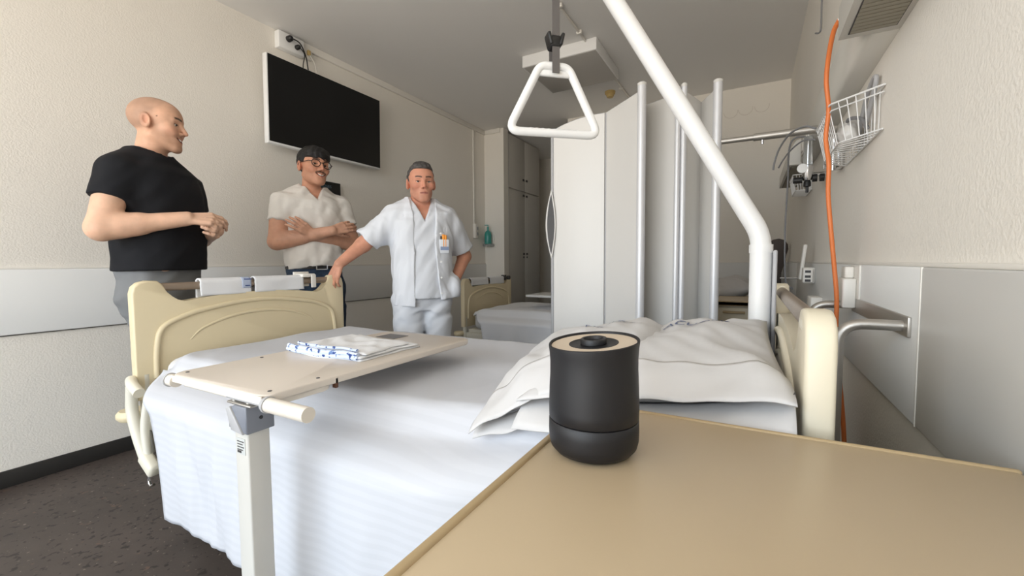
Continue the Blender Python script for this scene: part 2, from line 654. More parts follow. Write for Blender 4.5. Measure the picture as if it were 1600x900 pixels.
t = thing('socket_box', 'white surface socket box with black plugs above the television', 'socket', (XL, 2.09, 2.63))
box('back_box', (XL, 1.985, 2.632), (XL + 0.055, 2.19, 2.752), whitem, t, 0.006)
lathe('plug', [(0.0, 0.0), (0.022, 0.0), (0.020, 0.03), (0.011, 0.042), (0.0, 0.042)], (XL + 0.055, 2.06, 2.712), blackp, t, 20, 'X')
lathe('plug', [(0.0, 0.0), (0.018, 0.0), (0.016, 0.026), (0.010, 0.036), (0.0, 0.036)], (XL + 0.055, 2.125, 2.678), blackp, t, 20, 'X')
tube('cord', catmull([(XL + 0.09, 2.06, 2.712), (XL + 0.09, 2.13, 2.70), (XL + 0.07, 2.19, 2.63), (XL + 0.06, 2.21, 2.56), (XL + 0.06, 2.24, 2.40)]), 0.0045, blackp, t, 8)
tube('cord', catmull([(XL + 0.085, 2.125, 2.678), (XL + 0.08, 2.17, 2.64), (XL + 0.06, 2.17, 2.56), (XL + 0.06, 2.17, 2.40)]), 0.0035, blackp, t, 8)
t = thing('aerial_outlet', 'small yellowed aerial outlet beside the television socket box', 'outlet', (XL, 2.24, 2.64))
box('plate', (XL, 2.20, 2.645), (XL + 0.03, 2.275, 2.715), trunkm, t, 0.005)
box('connector', (XL + 0.03, 2.225, 2.672), (XL + 0.05, 2.25, 2.708), yellowp, t, 0.004)
tube('cord', catmull([(XL + 0.045, 2.24, 2.675), (XL + 0.05, 2.28, 2.62), (XL + 0.04, 2.30, 2.55), (XL + 0.05, 2.29, 2.40)]), 0.003, trunkm, t, 8)

t = thing('day_clock', 'small black digital day clock on the wall behind the man in glasses', 'clock', (XL, 2.38, 1.605))
box('case', (XL, 2.262, 1.612), (XL + 0.03, 2.505, 1.728), blackp, t, 0.004)
box('display', (XL + 0.03, 2.270, 1.620), (XL + 0.032, 2.497, 1.720), tvblack, t, 0.001)
dimtxt = mat('clock_digits', (84, 100, 112), 0.6)
Mt = Matrix.Translation((XL + 0.033, 2.362, 1.686)) @ Matrix(((0, 0, 1, 0), (1, 0, 0, 0), (0, 1, 0, 0), (0, 0, 0, 1)))
text_obj('day_text', 'LUNES', 0.034, dimtxt, Mt, t)

t = thing('soap_dispenser', 'clear bottle of teal hand gel in a wall holder beside the wardrobe', 'bottle', (-2.97, 4.77, 1.25))
lathe('bottle', [(0.0, 0.0), (0.042, 0.0), (0.045, 0.01), (0.045, 0.13), (0.035, 0.165), (0.014, 0.18), (0.014, 0.195), (0.0, 0.195)], (-2.99, 4.745, 1.29), teal, t, 24)
lathe('pump', [(0.0, 0.0), (0.014, 0.0), (0.014, 0.03), (0.006, 0.03), (0.006, 0.06), (0.0, 0.06)], (-2.99, 4.745, 1.485), teal, t, 16)
tube('spout', [(-2.99, 4.745, 1.540), (-3.03, 4.73, 1.54)], 0.006, teal, t, 8)
box('holder', (-3.04, 4.70, 1.265), (-2.93, 4.81, 1.30), cleargl, t, 0.004)
box('holder_back', (-3.04, 4.80, 1.265), (-2.93, 4.81, 1.42), trunkm, t, 0.004)

# ------------------------------------------------------------------ ceiling
t = thing('ceiling_light', 'square white ceiling light box, switched off', 'ceiling light', (-1.38, 3.58, ZC - 0.095))
box('housing', (-1.700, 3.262, ZC - 0.092), (-1.062, 3.888, ZC), whitem, t, 0.004)
box('diffuser', (-1.690, 3.272, ZC - 0.0945), (-1.072, 3.878, ZC - 0.0915), lampdiff, t, 0.001)
t = thing('ceiling_conduit', 'thin white cable conduit clipped along the ceiling to the light', 'conduit', (-1.15, 3.4, ZC - 0.02))
tube('pipe', [(-1.15, WY, ZC - 0.012), (-1.15, 3.262, ZC - 0.012)], 0.009, trunkm, t, 10)
tube('pipe', [(-1.14, 3.888, ZC - 0.012), (-1.14, YB, ZC - 0.012)], 0.009, trunkm, t, 10)
for y in (2.74, 3.12, 4.3):
    box('clip', (-1.167, y - 0.012, ZC - 0.026), (-1.127, y + 0.012, ZC), trunkm, t, 0.003)
lathe('smoke_detector', [(0.0, -0.055), (0.03, -0.055), (0.036, -0.045), (0.040, -0.03), (0.05, -0.022), (0.052, 0.0), (0.0, 0.0)], (-1.275, 4.36, ZC), yellowp)
tag(bpy.data.objects['smoke_detector'], 'yellowed round smoke detector on the ceiling', 'detector')

# ------------------------------------------------------------------ hospital beds


def bed_end(bed, name, x0, x1, ya, yb, dz, zbot, face, beige=beige):
    """moulded head or foot board, x0..x1 thick; face = +1/-1 side that looks at the mattress"""
    c = (ya + yb) / 2
    h = (yb - ya) / 2
    k = h / 0.49
    half = [(0.49, zbot), (0.49, 0.94), (0.483, 0.967), (0.466, 0.983), (0.44, 0.990), (0.405, 0.988), (0.388, 0.972), (0.375, 0.94), (0.362, 0.915), (0.343, 0.901), (0.315, 0.900), (0.21, 0.914), (0.10, 0.922), (0.0, 0.924)]
    out = [(c + a * k, z + dz) for a, z in half] + [(c - a * k, z + dz) for a, z in half[-2::-1]]
    b = prism(name, out, 'X', x0, x1, beige, bed, 0.008, 3)
    fx = x1 if face > 0 else x0
    hh = [(0.425, 0.60), (0.42, 0.717), (0.395, 0.80), (0.30, 0.845), (0.21, 0.864), (0.10, 0.880), (0.0, 0.885)]
    pts = [(fx, c + a * k, z + dz) for a, z in hh] + [(fx, c - a * k, z + dz) for a, z in hh[-2::-1]]
    tube('raised_border', catmull(pts, 6), 0.011, beige, b, 8, sy=1.0)
    hh = [(0.30, 0.735), (0.25, 0.778), (0.13, 0.818), (0.0, 0.830)]
    pts = [(fx - face * 0.002, c + a * k, z + dz) for a, z in hh] + [(fx - face * 0.002, c - a * k, z + dz) for a, z in hh[-2::-1]]
    tube('raised_border', catmull(pts, 6), [0.003 + 0.006 * math.sin(math.pi * i / 36) for i in range(37)], beige, b, 8)
    xm = (x0 + x1) / 2
    tube('grab_rail', [(xm, c - 0.41 * k, 0.962 + dz), (xm, c + 0.41 * k, 0.962 + dz)], 0.0165, tubem, b, 16)
    for s in (-1, 1):
        lathe('end_cap', [(0.0, -0.028), (0.019, -0.028), (0.0215, -0.02), (0.0215, 0.02), (0.019, 0.028), (0.0, 0.028)], (xm, c + s * 0.425 * k, 0.964 + dz), beige2, b, 20, 'Y')
    return b


def castor(bed, x, y):
    tube('castor_stem', [(x, y, 0.12), (x, y, 0.24)], 0.016, darkp, bed, 10)
    box('castor_fork', (x - 0.025, y - 0.03, 0.06), (x + 0.045, y + 0.03, 0.13), greyp2, bed, 0.012)
    lathe('castor_wheel', [(0.0, -0.016), (0.05, -0.016), (0.06, -0.008), (0.06, 0.008), (0.05, 0.016), (0.0, 0.016)], (x + 0.02, y, 0.06), darkp, bed, 24, 'Y')


def make_bed(label, xf, xh, ya, yb, dz, near_rail=True):
    bed = thing('hospital_bed', label, 'bed', ((xf + xh) / 2, (ya + yb) / 2, 0), 'hospital beds')
    bed_end(bed, 'footboard', xf - 0.045, xf, ya, yb, dz, 0.52, 1)
    bed_end(bed, 'headboard', xh + 0.002, xh + 0.042, ya + 0.02, yb + 0.02, dz - 0.014, 0.52, -1, beigeh)
    # platform, side beams, base frame
    box('mattress', (xf + 0.06, ya + 0.06, 0.50 + dz), (xh - 0.02, yb - 0.035, 0.685 + dz), linen, bed, 0.05, 4)
    box('platform', (xf + 0.01, ya + 0.05, 0.44 + dz), (xh - 0.01, yb - 0.05, 0.50 + dz), framem, bed)
    for y in (ya + 0.02, yb - 0.07):
        box('side_beam', (xf, y, 0.40 + dz), (xh, y + 0.05, 0.47 + dz), framem, bed, 0.012)
    for x in (xf - 0.04, xh - 0.005):
        for y in (ya + 0.01, yb - 0.055):
            tube('end_post', [(x + 0.022, y + 0.022, 0.30 + dz), (x + 0.022, y + 0.022, 0.62 + dz)], 0.02, framem, bed, 12)
    for x in (xf + 0.35, xh - 0.45):
        box('lift_column', (x - 0.06, (ya + yb) / 2 - 0.15, 0.2), (x + 0.06, (ya + yb) / 2 + 0.15, 0.44 + dz), greyp2, bed, 0.01)
    for y in (ya + 0.08, yb - 0.13):
        box('base_beam', (xf + 0.12, y, 0.18), (xh - 0.15, y + 0.05, 0.25), framem, bed, 0.01)
    for x in (xf + 0.14, xh - 0.24):
        box('base_cross_beam', (x, ya + 0.08, 0.18), (x + 0.06, yb - 0.08, 0.24), framem, bed, 0.01)
        for y in (ya + 0.10, yb - 0.10):
            castor(bed, x + 0.02, y)
    # bumper rollers on the corners
    for (x, s) in ((xf - 0.075, -1), (xh + 0.075, 1)):
        for y in (ya + 0.01, yb - 0.01):
            lathe('bumper_roller', [(0.0, -0.02), (0.045, -0.02), (0.055, -0.008), (0.055, 0.008), (0.045, 0.02), (0.0, 0.02)], (x, y, 0.455 + dz), beige, bed, 24)
    if near_rail:
        # bent side-rail arm hanging beside the footboard
        tube('rail_arm', fillet([(xf - 0.02, ya - 0.01, 0.605), (xf + 0.03, ya - 0.028, 0.60), (xf + 0.10, ya - 0.03, 0.575)], 0.03), 0.019, beige2, bed, 14)
        tube('rail_arm', catmull([(xf - 0.005, ya - 0.015, 0.585), (xf + 0.0, ya - 0.02, 0.49), (xf + 0.05, ya - 0.025, 0.41), (xf + 0.12, ya - 0.028, 0.325)]), 0.0195, framem, bed, 14)
        tube('rail_arm', catmull([(xf + 0.09, ya - 0.0, 0.56), (xf + 0.10, ya - 0.02, 0.44), (xf + 0.14, ya - 0.028, 0.325)]), 0.014, framem, bed, 14)
        box('rail_joint', (xf + 0.10, ya - 0.05, 0.295), (xf + 0.20, ya - 0.01, 0.345), beige2, bed, 0.012, M=rot_about((xf + 0.15, ya, 0.32), 'Y', 0.5))
        tube('frame_hook', catmull([(xf + 0.15, ya - 0.03, 0.30), (xf + 0.135, ya - 0.03, 0.255), (xf + 0.15, ya - 0.03, 0.235), (xf + 0.175, ya - 0.03, 0.245)]), 0.005, chrome, bed, 8)
    return bed


def make_sheet(label, xf, xh, ya, yb, dz, hem, bulge, seed, headrise, mt=sheetm):
    """sheet thrown over a mattress: far hem, up, over the top, down the near side"""
    zt = 0.70 + dz

    def fn(u, v):
        # v: 0 far hem .. 1 near hem
        x = lerp(xf, xh, u)
        rise = headrise * sstep(-0.75 + (xh - 0.06), xh - 0.25, x)
        top = zt + rise
        nb = bulge * (1 - 0.72 * sstep(xh - 0.62, xh - 0.33, x))
        near_y = ya - nb
        if v < 0.12:
            t = v / 0.12
            return (x, yb - 0.02 + 0.01 * nz(x * 6, t * 3, seed) + 0.02, lerp(0.42 + dz, top - 0.05, t))
        if v < 0.62:
            t = (v - 0.12) / 0.5
            y = lerp(yb - 0.005, ya + 0.03, t)
            e = min(t, 1 - t)
            z = top - 0.05 * (1 - sstep(0, 0.07, e)) ** 1.6 + 0.005 * nz(x * 5, y * 6, seed) + 0.003 * nz(x * 13, y * 9, seed + 2)
            z -= 0.03 * (1 - sstep(0, 0.1, x - xf))
            if bulge > 0.08:
                x += 0.10 * sstep(0.86, 1.0, t) * (1 - sstep(0, 0.45, u))
            return (x, y, z)
        t = (v - 0.62) / 0.38
        # over the edge and down
        z1 = top - 0.05
        bot = hem + 0.012 * nz(x * 4, 1, seed)
        z = lerp(z1, bot, max(0, (t - 0.12) / 0.88)) if t > 0.12 else z1 - 0.01 * t / 0.12
        if t <= 0.12:
            z = lerp(z1, z1 - 0.03, t / 0.12)
        else:
            z = lerp(z1 - 0.03, bot, (t - 0.12) / 0.88)
        y = lerp(ya + 0.03, near_y, sstep(0, 0.22, t)) + (0.012 * nz(x * 7, t * 2, seed) + 0.007 * nz(x * 17, t * 3, seed + 1)) * sstep(0.1, 0.6, t)
        # loose corner at the foot end is pulled in towards its hem
        pull = (0.10 + 0.18 * sstep(0.0, 0.30, t) + 0.10 * t) * (1 - sstep(0, 0.45, u))
        if bulge < 0.08:
            pull *= 0.5
        return (x + pull, y, z)
    o = grid_obj('bed_sheet', fn, 110, 100, mt, None, 0.003)
    return tag(o, label, 'sheet', 'bed sheets')


BED1 = make_bed('cream hospital bed in the foreground with moulded end boards', -2.075, 0.070, 0.725, 1.705, 0.0)
make_sheet('white striped sheet hanging down the side of the foreground bed', -2.055, 0.055, 0.735, 1.70, 0.0, 0.21, 0.095, 1.0, 0.055)
BED2 = make_bed('cream hospital bed beyond the white folding screen', -2.40, 0.05, 3.37, 4.30, -0.09, False)
make_sheet('white sheet on the far bed behind the folding screen', -2.33, 0.035, 3.37, 4.29, -0.09, 0.22, 0.06, 4.0, 0.03, sheetm2)


def make_towel(label, x, y0, y1, zt, drop_front, drop_back, r, blue, seed):
    def fn(u, v):
        y = lerp(y0, y1, u)
        L1, L2 = drop_front, drop_back
        arc = math.pi * r
        s = v * (L1 + arc + L2)
        w = 0.003 * nz(y * 20, v * 5, seed)
        if s < L1:
            return (x + r + w, y + 0.004 * nz(v * 4, 1, seed), zt - r - (L1 - s))
        if s < L1 + arc:
            a = (s - L1) / r
            return (x + r * math.cos(a), y, zt - r + r * math.sin(a))
        return (x - r + w, y, zt - r - (s - L1 - arc))
    o = grid_obj('hand_towel', fn, 30, 26, towelm, None, 0.006)
    tag(o, label, 'towel', 'towels hung over the footboard rails')
    if blue:
        def fb(u, v):
            yy = lerp(blue[0], blue[1], u)
            a = lerp(-0.9, 1.2, v)
            if a < 0:
                return (x + r + 0.0045, yy, zt - r + a * 0.03)
            return (x + (r + 0.0045) * math.cos(a), yy, zt - r + (r + 0.0045) * math.sin(a))
        grid_obj('printed_band', fb, 6, 14, mat('pale_blue_band', (176, 186, 208), 0.9, spec=0.2), o, 0.001)

        def arc(a0, a1, k, rad, cy, cv):
            pts = []
            for i in range(k + 1):
                a = lerp(a0, a1, i / k)
                pts.append(Vector((0, cy + rad * math.cos(a), cv + rad * math.sin(a) * 1.4)))
            out = []
            for p in pts:
                zz = p.z
                if zz < 0:
                    out.append((x + r + 0.006, p.y, zt - r + zz * 0.03))
                else:
                    out.append((x + (r + 0.006) * math.cos(zz), p.y, zt - r + (r + 0.006) * math.sin(zz)))
            return out
        ym = (blue[0] + blue[1]) / 2
        tube('printed_letter', arc(0.6, 4.9, 12, 0.012, ym + 0.004, -0.55), 0.0022, blueprint, o, 6)
        tube('printed_letter', arc(2.6, 6.0, 12, 0.016, ym + 0.006, 0.55), 0.0022, blueprint, o, 6)
    return o


make_towel('white towel with blue printed edge over the footboard rail near the man in black', -2.0975, 0.962, 1.178, 0.990, 0.052, 0.10, 0.021, (1.135, 1.176), 1)
make_towel('plain white towel over the footboard rail in front of the man in glasses', -2.0975, 1.196, 1.452, 0.992, 0.052, 0.10, 0.021, None, 2)
make_towel('white towel on the rail of the far bed nearest the man in white', -2.4225, 3.49, 3.80, 0.902, 0.05, 0.09, 0.024, None, 3)
make_towel('white towel on the rail of the far bed nearest the wardrobe', -2.4225, 3.84, 4.13, 0.902, 0.05, 0.09, 0.024, None, 4)
t = thing('rail_bracket', 'white plastic bracket clipped on the footboard rail beside the towel', 'bracket', (-2.0975, 1.475, 0.93))
box('plate', (-2.13, 1.44, 0.982), (-2.065, 1.515, 1.000), trunkm, t, 0.004)
box('back_plate', (-2.135, 1.43, 0.93), (-2.125, 1.52, 1.010), trunkm, t, 0.003)
box('hook', (-2.07, 1.49, 0.925), (-2.062, 1.518, 0.995), trunkm, t, 0.003)
t = thing('rail_clamp', 'small dark clamp on the far bed rail end', 'clamp', (-2.4225, 4.17, 0.85))
box('clamp_body', (-2.45, 4.15, 0.86), (-2.395, 4.185, 0.915), darkp, t, 0.006)
lathe('knob', [(0.0, 0.0), (0.022, 0.0), (0.022, 0.03), (0.0, 0.03)], (-2.395, 4.20, 0.885), darkp, t, 16, 'X')

# ------------------------------------------------------------------ overbed table, gown
t = thing('overbed_table', 'pale overbed table on a square post across the foreground bed', 'table', (-0.95, 0.55, 0))
OZ = 0.785
prism('tabletop', rrect(-1.24, -0.85, 0.497, 1.232, 0.03), 'Z', OZ - 0.016, OZ, overm, t, 0.004, 2)
prism('under_frame', rrect(-1.225, -0.86, 0.512, 0.668, 0.02), 'Z', OZ - 0.030, OZ - 0.016, mat('overbed_edge', (236, 228, 216), 0.4), t, 0.003)
box('frame_stop', (-0.862, 0.668, OZ - 0.028), (-0.850, 0.676, OZ - 0.004), mat('rust_brown', (92, 58, 40), 0.7), t, 0.001)
for (x, y) in ((-0.875, 0.525), (-0.875, 0.64), (-1.215, 0.525), (-1.215, 0.71)):
    lathe('screw', [(0.0, 0.0), (0.0045, 0.0), (0.004, 0.0012), (0.0, 0.0012)], (x, y, OZ), darkp, t, 12)
prism('edge_band', rrect(-1.232, -0.858, 0.4955, 0.5005, 0.002, 2), 'Z', OZ - 0.018, OZ - 0.002, mat('overbed_edge', (236, 228, 216), 0.4), t)
for (xa, xb) in ((-0.848, -0.722), (-1.254, -1.225)):
    g = tube('hand_grip', [(xa, 0.505, OZ - 0.019), (xb, 0.505, OZ - 0.019)], 0.0150, mat('grip_plastic', (226, 218, 206), 0.4), t, 20)
    lathe('grip_cap', [(0.0, -0.007), (0.0150, -0.006), (0.0172, 0.0), (0.0172, 0.006), (0.0, 0.006)], (xa - 0.003, 0.505, OZ - 0.019), greyp2, g, 20, 'X')
# post, head bracket, foot
px0, px1, py0, py1 = -0.968, -0.918, 0.500, 0.548
prism('post', rrect(px0, px1, py0, py1, 0.004, 3), 'Z', 0.10, 0.735, mat('post_enamel', (206, 204, 198), 0.4), t)
bm = bmesh.new()
add_prism(bm, [(px0 - 0.010, 0.700), (px1 + 0.006, 0.694), (px1 + 0.006, 0.752), (px0 + 0.012, 0.752), (px0 - 0.010, 0.742)], 'Y', py0 - 0.006, py1 + 0.008, 0.003)
bk = bm_obj('head_bracket', bm, greyp, t, 0.9)
prism('bracket_rib', [(px0 - 0.012, 0.742), (px0 + 0.002, 0.748), (px1 - 0.002, 0.694), (px0 + 0.006, 0.698)], 'Y', py0 - 0.010, py0 - 0.004, greyp2, bk, 0.001)
lathe('bracket_pin', [(0.0, 0.0), (0.004, 0.0), (0.004, 0.001), (0.0, 0.001)], (px1 + 0.006, 0.526, 0.723), blackp, bk, 12, 'X')
box('hinge_plate', (px0 - 0.018, py0 - 0.004, 0.752), (px1 + 0.02, py1 + 0.05, 0.757), steelm, t, 0.002)
box('hinge_plate', (px0 - 0.024, py0 - 0.002, 0.761), (px1 + 0.05, py1 + 0.06, 0.768), greyp2, t, 0.002)
for x in (px0 - 0.008, px1 - 0.004):
    tube('hinge_pin', [(x, py0 + 0.008, 0.748), (x, py0 + 0.008, 0.772)], 0.006, steelm, t, 10)
lab = box('post_label', (px0 + 0.008, py0 - 0.0012, 0.645), (px1 - 0.010, py0, 0.680), printm, t, 0)
for k in range(4):
    box('print_line', (px0 + 0.012, py0 - 0.0018, 0.672 - k * 0.006), (px1 - 0.014 - 0.004 * (k % 2), py0 - 0.0012, 0.674 - k * 0.006), darkp, lab, 0)
box('print_line', (px0 + 0.012, py0 - 0.0018, 0.648), (px0 + 0.026, py0 - 0.0012, 0.653), darkp, lab, 0)
box('foot_beam', (px0 - 0.005, 0.47, 0.05), (px1 + 0.005, 1.15, 0.10), framem, t, 0.01)
box('foot_beam', (-1.25, 0.49, 0.05), (-0.63, 0.555, 0.10), framem, t, 0.01)
for (x, y) in ((-1.22, 0.52), (-0.66, 0.52), (-0.943, 1.11)):
    lathe('castor_wheel', [(0.0, -0.012), (0.02, -0.012), (0.025, -0.004), (0.025, 0.004), (0.02, 0.012), (0.0, 0.012)], (x, y, 0.025), darkp, t, 20, 'Y')
    tube('castor_stem', [(x, y, 0.025), (x, y, 0.06)], 0.008, steelm, t, 8)

# square dark sticker on the tabletop
o = box('table_sticker', (-1.182, 1.105, OZ), (-1.092, 1.178, OZ + 0.0012), mat('sticker_grey', (104, 102, 102), 0.5), None, 0)
tag(o, 'small dark grey card lying flat at the far end of the overbed table', 'card')

# folded gown: soft stack of layers with a patterned front fold
t = thing('folded_gown', 'folded white gown with blue pattern lying on the overbed table', 'gown', (-1.06, 0.93, OZ))
GX0, GX1, GY0, GY1 = -1.235, -0.915, 0.795, 1.055


def gown_layer(z, th, inset, seed, m, y0o=0.0, y1o=0.0):
    bm = bmesh.new()
    n = 26
    top, bot = [], []
    for i in range(n + 1):
        for j in range(n + 1):
            u, v = i / n, j / n
            x = lerp(GX0 + inset, GX1 - inset * 0.6, u) + 0.012 * nz(v * 4, 2, seed) * (1 if u in (0, 1) else 0.6)
            y = lerp(GY0 + y0o, GY1 - inset - y1o, v) + 0.015 * nz(u * 4, 1, seed) + 0.05 * (0.5 - u) * v
            e = min(u, 1 - u, v * 1.2, (1 - v)) * 9
            rr = min(1, e) ** 0.5
            rip = 0.004 * nz(u * 9, v * 7, seed) * min(1, e)
            top.append(bm.verts.new((x, y, z + th * (0.35 + 0.65 * rr) + rip)))
            bot.append(bm.verts.new((x, y, z)))
    w = n + 1
    for i in range(n):
        for j in range(n):
            a, b, c, d = i * w + j, (i + 1) * w + j, (i + 1) * w + j + 1, i * w + j + 1
            bm.faces.new((top[a], top[b], top[c], top[d]))
            bm.faces.new((bot[a], bot[d], bot[c], bot[b]))
    for i in range(n):
        for (A, B) in (((i * w), (i + 1) * w), ((i + 1) * w + n, i * w + n), ((i + 1), i), (n * w + i, n * w + i + 1)):
            bm.faces.new((top[A], top[B], bot[B], bot[A]))
    return bm_obj('fold_layer', bm, m, t, 3.3)


gown_layer(OZ + 0.0005, 0.008, 0.0, 0.3, towelm)
gown_layer(OZ + 0.0085, 0.008, 0.006, 1.3, towelm)
gown_layer(OZ + 0.0155, 0.008, 0.014, 2.2, towelm, 0.010, 0.03)
gownp = mat('gown_pattern', (205, 216, 238), 0.9, spec=0.2, speck=((70, 0.58, (60, 82, 140), 0.04), (42, 0.62, (112, 138, 184), 0.03)))


def roll(yc, zc, r, x0, x1, seed):
    pts = [(lerp(x0, x1, k / 24), yc + 0.010 * nz(k / 24 * 4, 1, 0.3) + 0.05 * (0.5 - k / 24) * 0.0, zc + 0.002 * nz(k / 3, 0, seed)) for k in range(25)]
    rs = [r * (1 + 0.12 * nz(k * 0.7, 2, seed)) for k in range(25)]
    tube('patterned_fold', pts, rs, gownp, t, 12, sy=0.95)


roll(GY0 + 0.002, OZ + 0.0072, 0.0066, GX0, GX1 - 0.01, 1)
roll(GY0 + 0.004, OZ + 0.0180, 0.0066, GX0 + 0.004, GX1 - 0.012, 2)
roll(GY0 + 0.018, OZ + 0.0265, 0.0045, GX0 + 0.03, GX1 - 0.03, 3)

# ------------------------------------------------------------------ pillows


def pillow(label, c00, c10, c01, c11, th_up, th_dn, seed, text=None, flap=True):
    """c00 near/foot, c10 near/head, c01 far/foot, c11 far/head corners"""
    C = [Vector(c) for c in (c00, c10, c01, c11)]

    def base(u, v):
        return (C[0] * (1 - u) + C[1] * u) * (1 - v) + (C[2] * (1 - u) + C[3] * u) * v

    def dome(u, v):
        a, b = 2 * u - 1, 2 * v - 1
        return max(0.0, (1 - abs(a) ** 2.6)) ** 0.62 * max(0.0, (1 - abs(b) ** 3.0)) ** 0.55

    nrm = ((C[1] + C[3]) - (C[0] + C[2])).cross((C[2] + C[3]) - (C[0] + C[1])).normalized()
    if nrm.z < 0:
        nrm = -nrm

    def pt(u, v, s):
        a, b = 2 * u - 1, 2 * v - 1
        # pinch the sides a little between the corners
        uu = 0.5 + 0.5 * a * (1 - 0.05 * (1 - b * b))
        vv = 0.5 + 0.5 * b * (1 - 0.04 * (1 - a * a))
        p = base(uu, vv)
        d = dome(u, v)
        wr = 0.010 * nz(u * 7, v * 6, seed) + 0.006 * nz(u * 15 + v * 9, v * 4 - u * 6, seed + 3)
        wr += 0.008 * math.sin((u * 1.3 + v * 0.7) * 11 + seed) * (1 - d)
        if s > 0:
            return p + nrm * (th_up * d + wr * min(1, d * 2.5))
        return p - nrm * (th_dn * d)
    n = 44
    bm = bmesh.new()
    top = [[bm.verts.new(pt(i / n, j / n, 1)) for j in range(n + 1)] for i in range(n + 1)]
    bot = [[(top[i][j] if i in (0, n) or j in (0, n) else bm.verts.new(pt(i / n, j / n, -1))) for j in range(n + 1)] for i in range(n + 1)]
    for i in range(n):
        for j in range(n):
            bm.faces.new((top[i][j], top[i + 1][j], top[i + 1][j + 1], top[i][j + 1]))
            try:
                bm.faces.new((bot[i][j], bot[i][j + 1], bot[i + 1][j + 1], bot[i + 1][j]))
            except ValueError:
                pass
    root = thing('pillow', label, 'pillow', tuple((C[0] + C[1] + C[2] + C[3]) / 4 - Vector((0, 0, 0.07))), 'pillows')
    bm_obj('cushion', bm, linen, root, 3.3)
    if flap:
        # open end of the pillowcase: cloth runs on past the cushion as two hanging lips
        ext = ((C[0] + C[1]) - (C[2] + C[3])).normalized()
        for s, ln in ((1, flap[0]), (-1, flap[1])):
            def fn(u, v):
                w0 = 0.0
                p = pt(u, 0.13 * (1 - v), s) if v < 0.5 else None
                a = 2 * u - 1
                q = pt(u, 0.065, s)
                t2 = v
                base0 = pt(u, 0.10, s) + nrm * (0.003 * s)
                lift = nrm * s * (flap[2] * (1 - abs(a) ** 2.2) * (1 - 0.5 * t2))
                end = pt(u, 0.0, s) + ext * ln * (1 + 0.18 * nz(u * 6, s, seed)) + lift - Vector((0, 0, ln * t2 * (0.4 if s > 0 else 1.1)))
                mid = pt(u, 0.03, s) + nrm * (0.004 * s)
                return base0 * (1 - t2) ** 2 + mid * 2 * t2 * (1 - t2) + end * t2 * t2 + nrm * 0.006 * nz(u * 9, t2 * 3, seed + 5) * t2
            grid_obj('case_lip', fn, 36, 12, linen, root, 0.0025)
    if text:
        body, tu, tv, tsz, ang = text

        def warp(co):
            u = tu + co.x * math.cos(ang) - co.y * math.sin(ang)
            v = tv + co.x * math.sin(ang) + co.y * math.cos(ang)
            u, v = min(0.98, max(0.02, u)), min(0.98, max(0.02, v))
            return pt(u, v, 1) + nrm * 0.0025
        text_obj('laundry_print', body, tsz, inkm, Matrix.Identity(4), root, 0.0, warp=warp)
    return root


pillow('white pillow lying flat against the headboard of the foreground bed', (-0.40, 0.765, 0.785), (0.064, 0.745, 0.853), (-0.36, 1.40, 0.80), (0.045, 1.40, 0.880), 0.052, 0.06, 0.7, ('ACUDER', 0.62, 0.70, 0.10, 0.0), (0.028, 0.055, 0.012))
pillow('white pillow propped on the other one beside the black device', (-0.505, 0.755, 0.715), (-0.20, 0.80, 0.865), (-0.66, 1.36, 0.745), (-0.17, 1.40, 0.845), 0.075, 0.045, 2.9, ('ACUDER', 0.72, 0.56, 0.085, 0.7), (0.04, 0.03, 0.03))
pillow('white pillow on the head of the far bed', (-0.45, 3.44, 0.74), (0.03, 3.42, 0.86), (-0.45, 4.1, 0.74), (0.03, 4.1, 0.89), 0.10, 0.09, 5.1, None, None)

# ------------------------------------------------------------------ trapeze pole and handle
t = thing('trapeze_pole', 'thick white bent lifting pole rising from the head of the bed', 'pole', (0.025, 1.43, 0.45))
tube('lower_tube', [(0.026, 1.43, 0.45), (0.026, 1.43, 1.095)], 0.0285, whitem, t, 24)
tube('upper_tube', fillet([(0.026, 1.43, 1.05), (0.025, 1.43, 1.125), (-0.395, 1.385, 1.875), (-0.56, 1.365, 2.17), (-0.50, 1.15, 2.22), (-0.47, 1.04, 2.22)], 0.09, 8), 0.0265, whitem, t, 24)
lathe('collar', [(0.0, -0.012), (0.0305, -0.012), (0.0305, 0.012), (0.0, 0.012)], (0.026, 1.43, 1.085), whitem, t, 24)
box('mount_plate', (0.055, 1.40, 0.78), (0.066, 1.50, 1.08), greyp2, t, 0.004)
t = thing('trapeze_triangle', 'white triangular grab handle hanging from a grey strap', 'handle', (-0.497, 1.15, 1.40))
A = math.radians(42)


def tri(s, z):
    return (-0.497 + s * math.cos(A), 1.15 + s * math.sin(A), z)


tube('grip', fillet([tri(0.0, 1.603), tri(-0.042, 1.603), tri(-0.136, 1.418), tri(0.136, 1.418), tri(0.042, 1.603), tri(0.0, 1.603)], 0.035, 6), 0.0118, whitem, t, 16)
box('cross_bar', (-0.497 - 0.05, 1.144, 1.574), (-0.497 + 0.05, 1.156, 1.592), whitem, t, 0.004, M=rot_about((-0.497, 1.15, 1.58), 'Z', A))
for k in range(9):
    q = tri(-0.07 + 0.0175 * k, 1.4245)
    lathe('grip_ridge', [(0.0, -0.0065), (0.0058, -0.0055), (0.0068, 0), (0.0058, 0.0055), (0.0, 0.0065)], q, whitem, t, 10, 'X', M=Matrix.Rotation(A, 4, 'Z') @ Matrix.Rotation(math.pi / 2, 4, 'Y'))
box('strap', (-0.497 - 0.0105, 1.134, 1.580), (-0.497 + 0.0105, 1.137, 2.20), strapm, t, 0, M=rot_about((-0.497, 1.15, 1.6), 'Z', A))
box('strap', (-0.497 - 0.0105, 1.1635, 1.580), (-0.497 + 0.0105, 1.1665, 1.67), strapm, t, 0, M=rot_about((-0.497, 1.15, 1.6), 'Z', A))
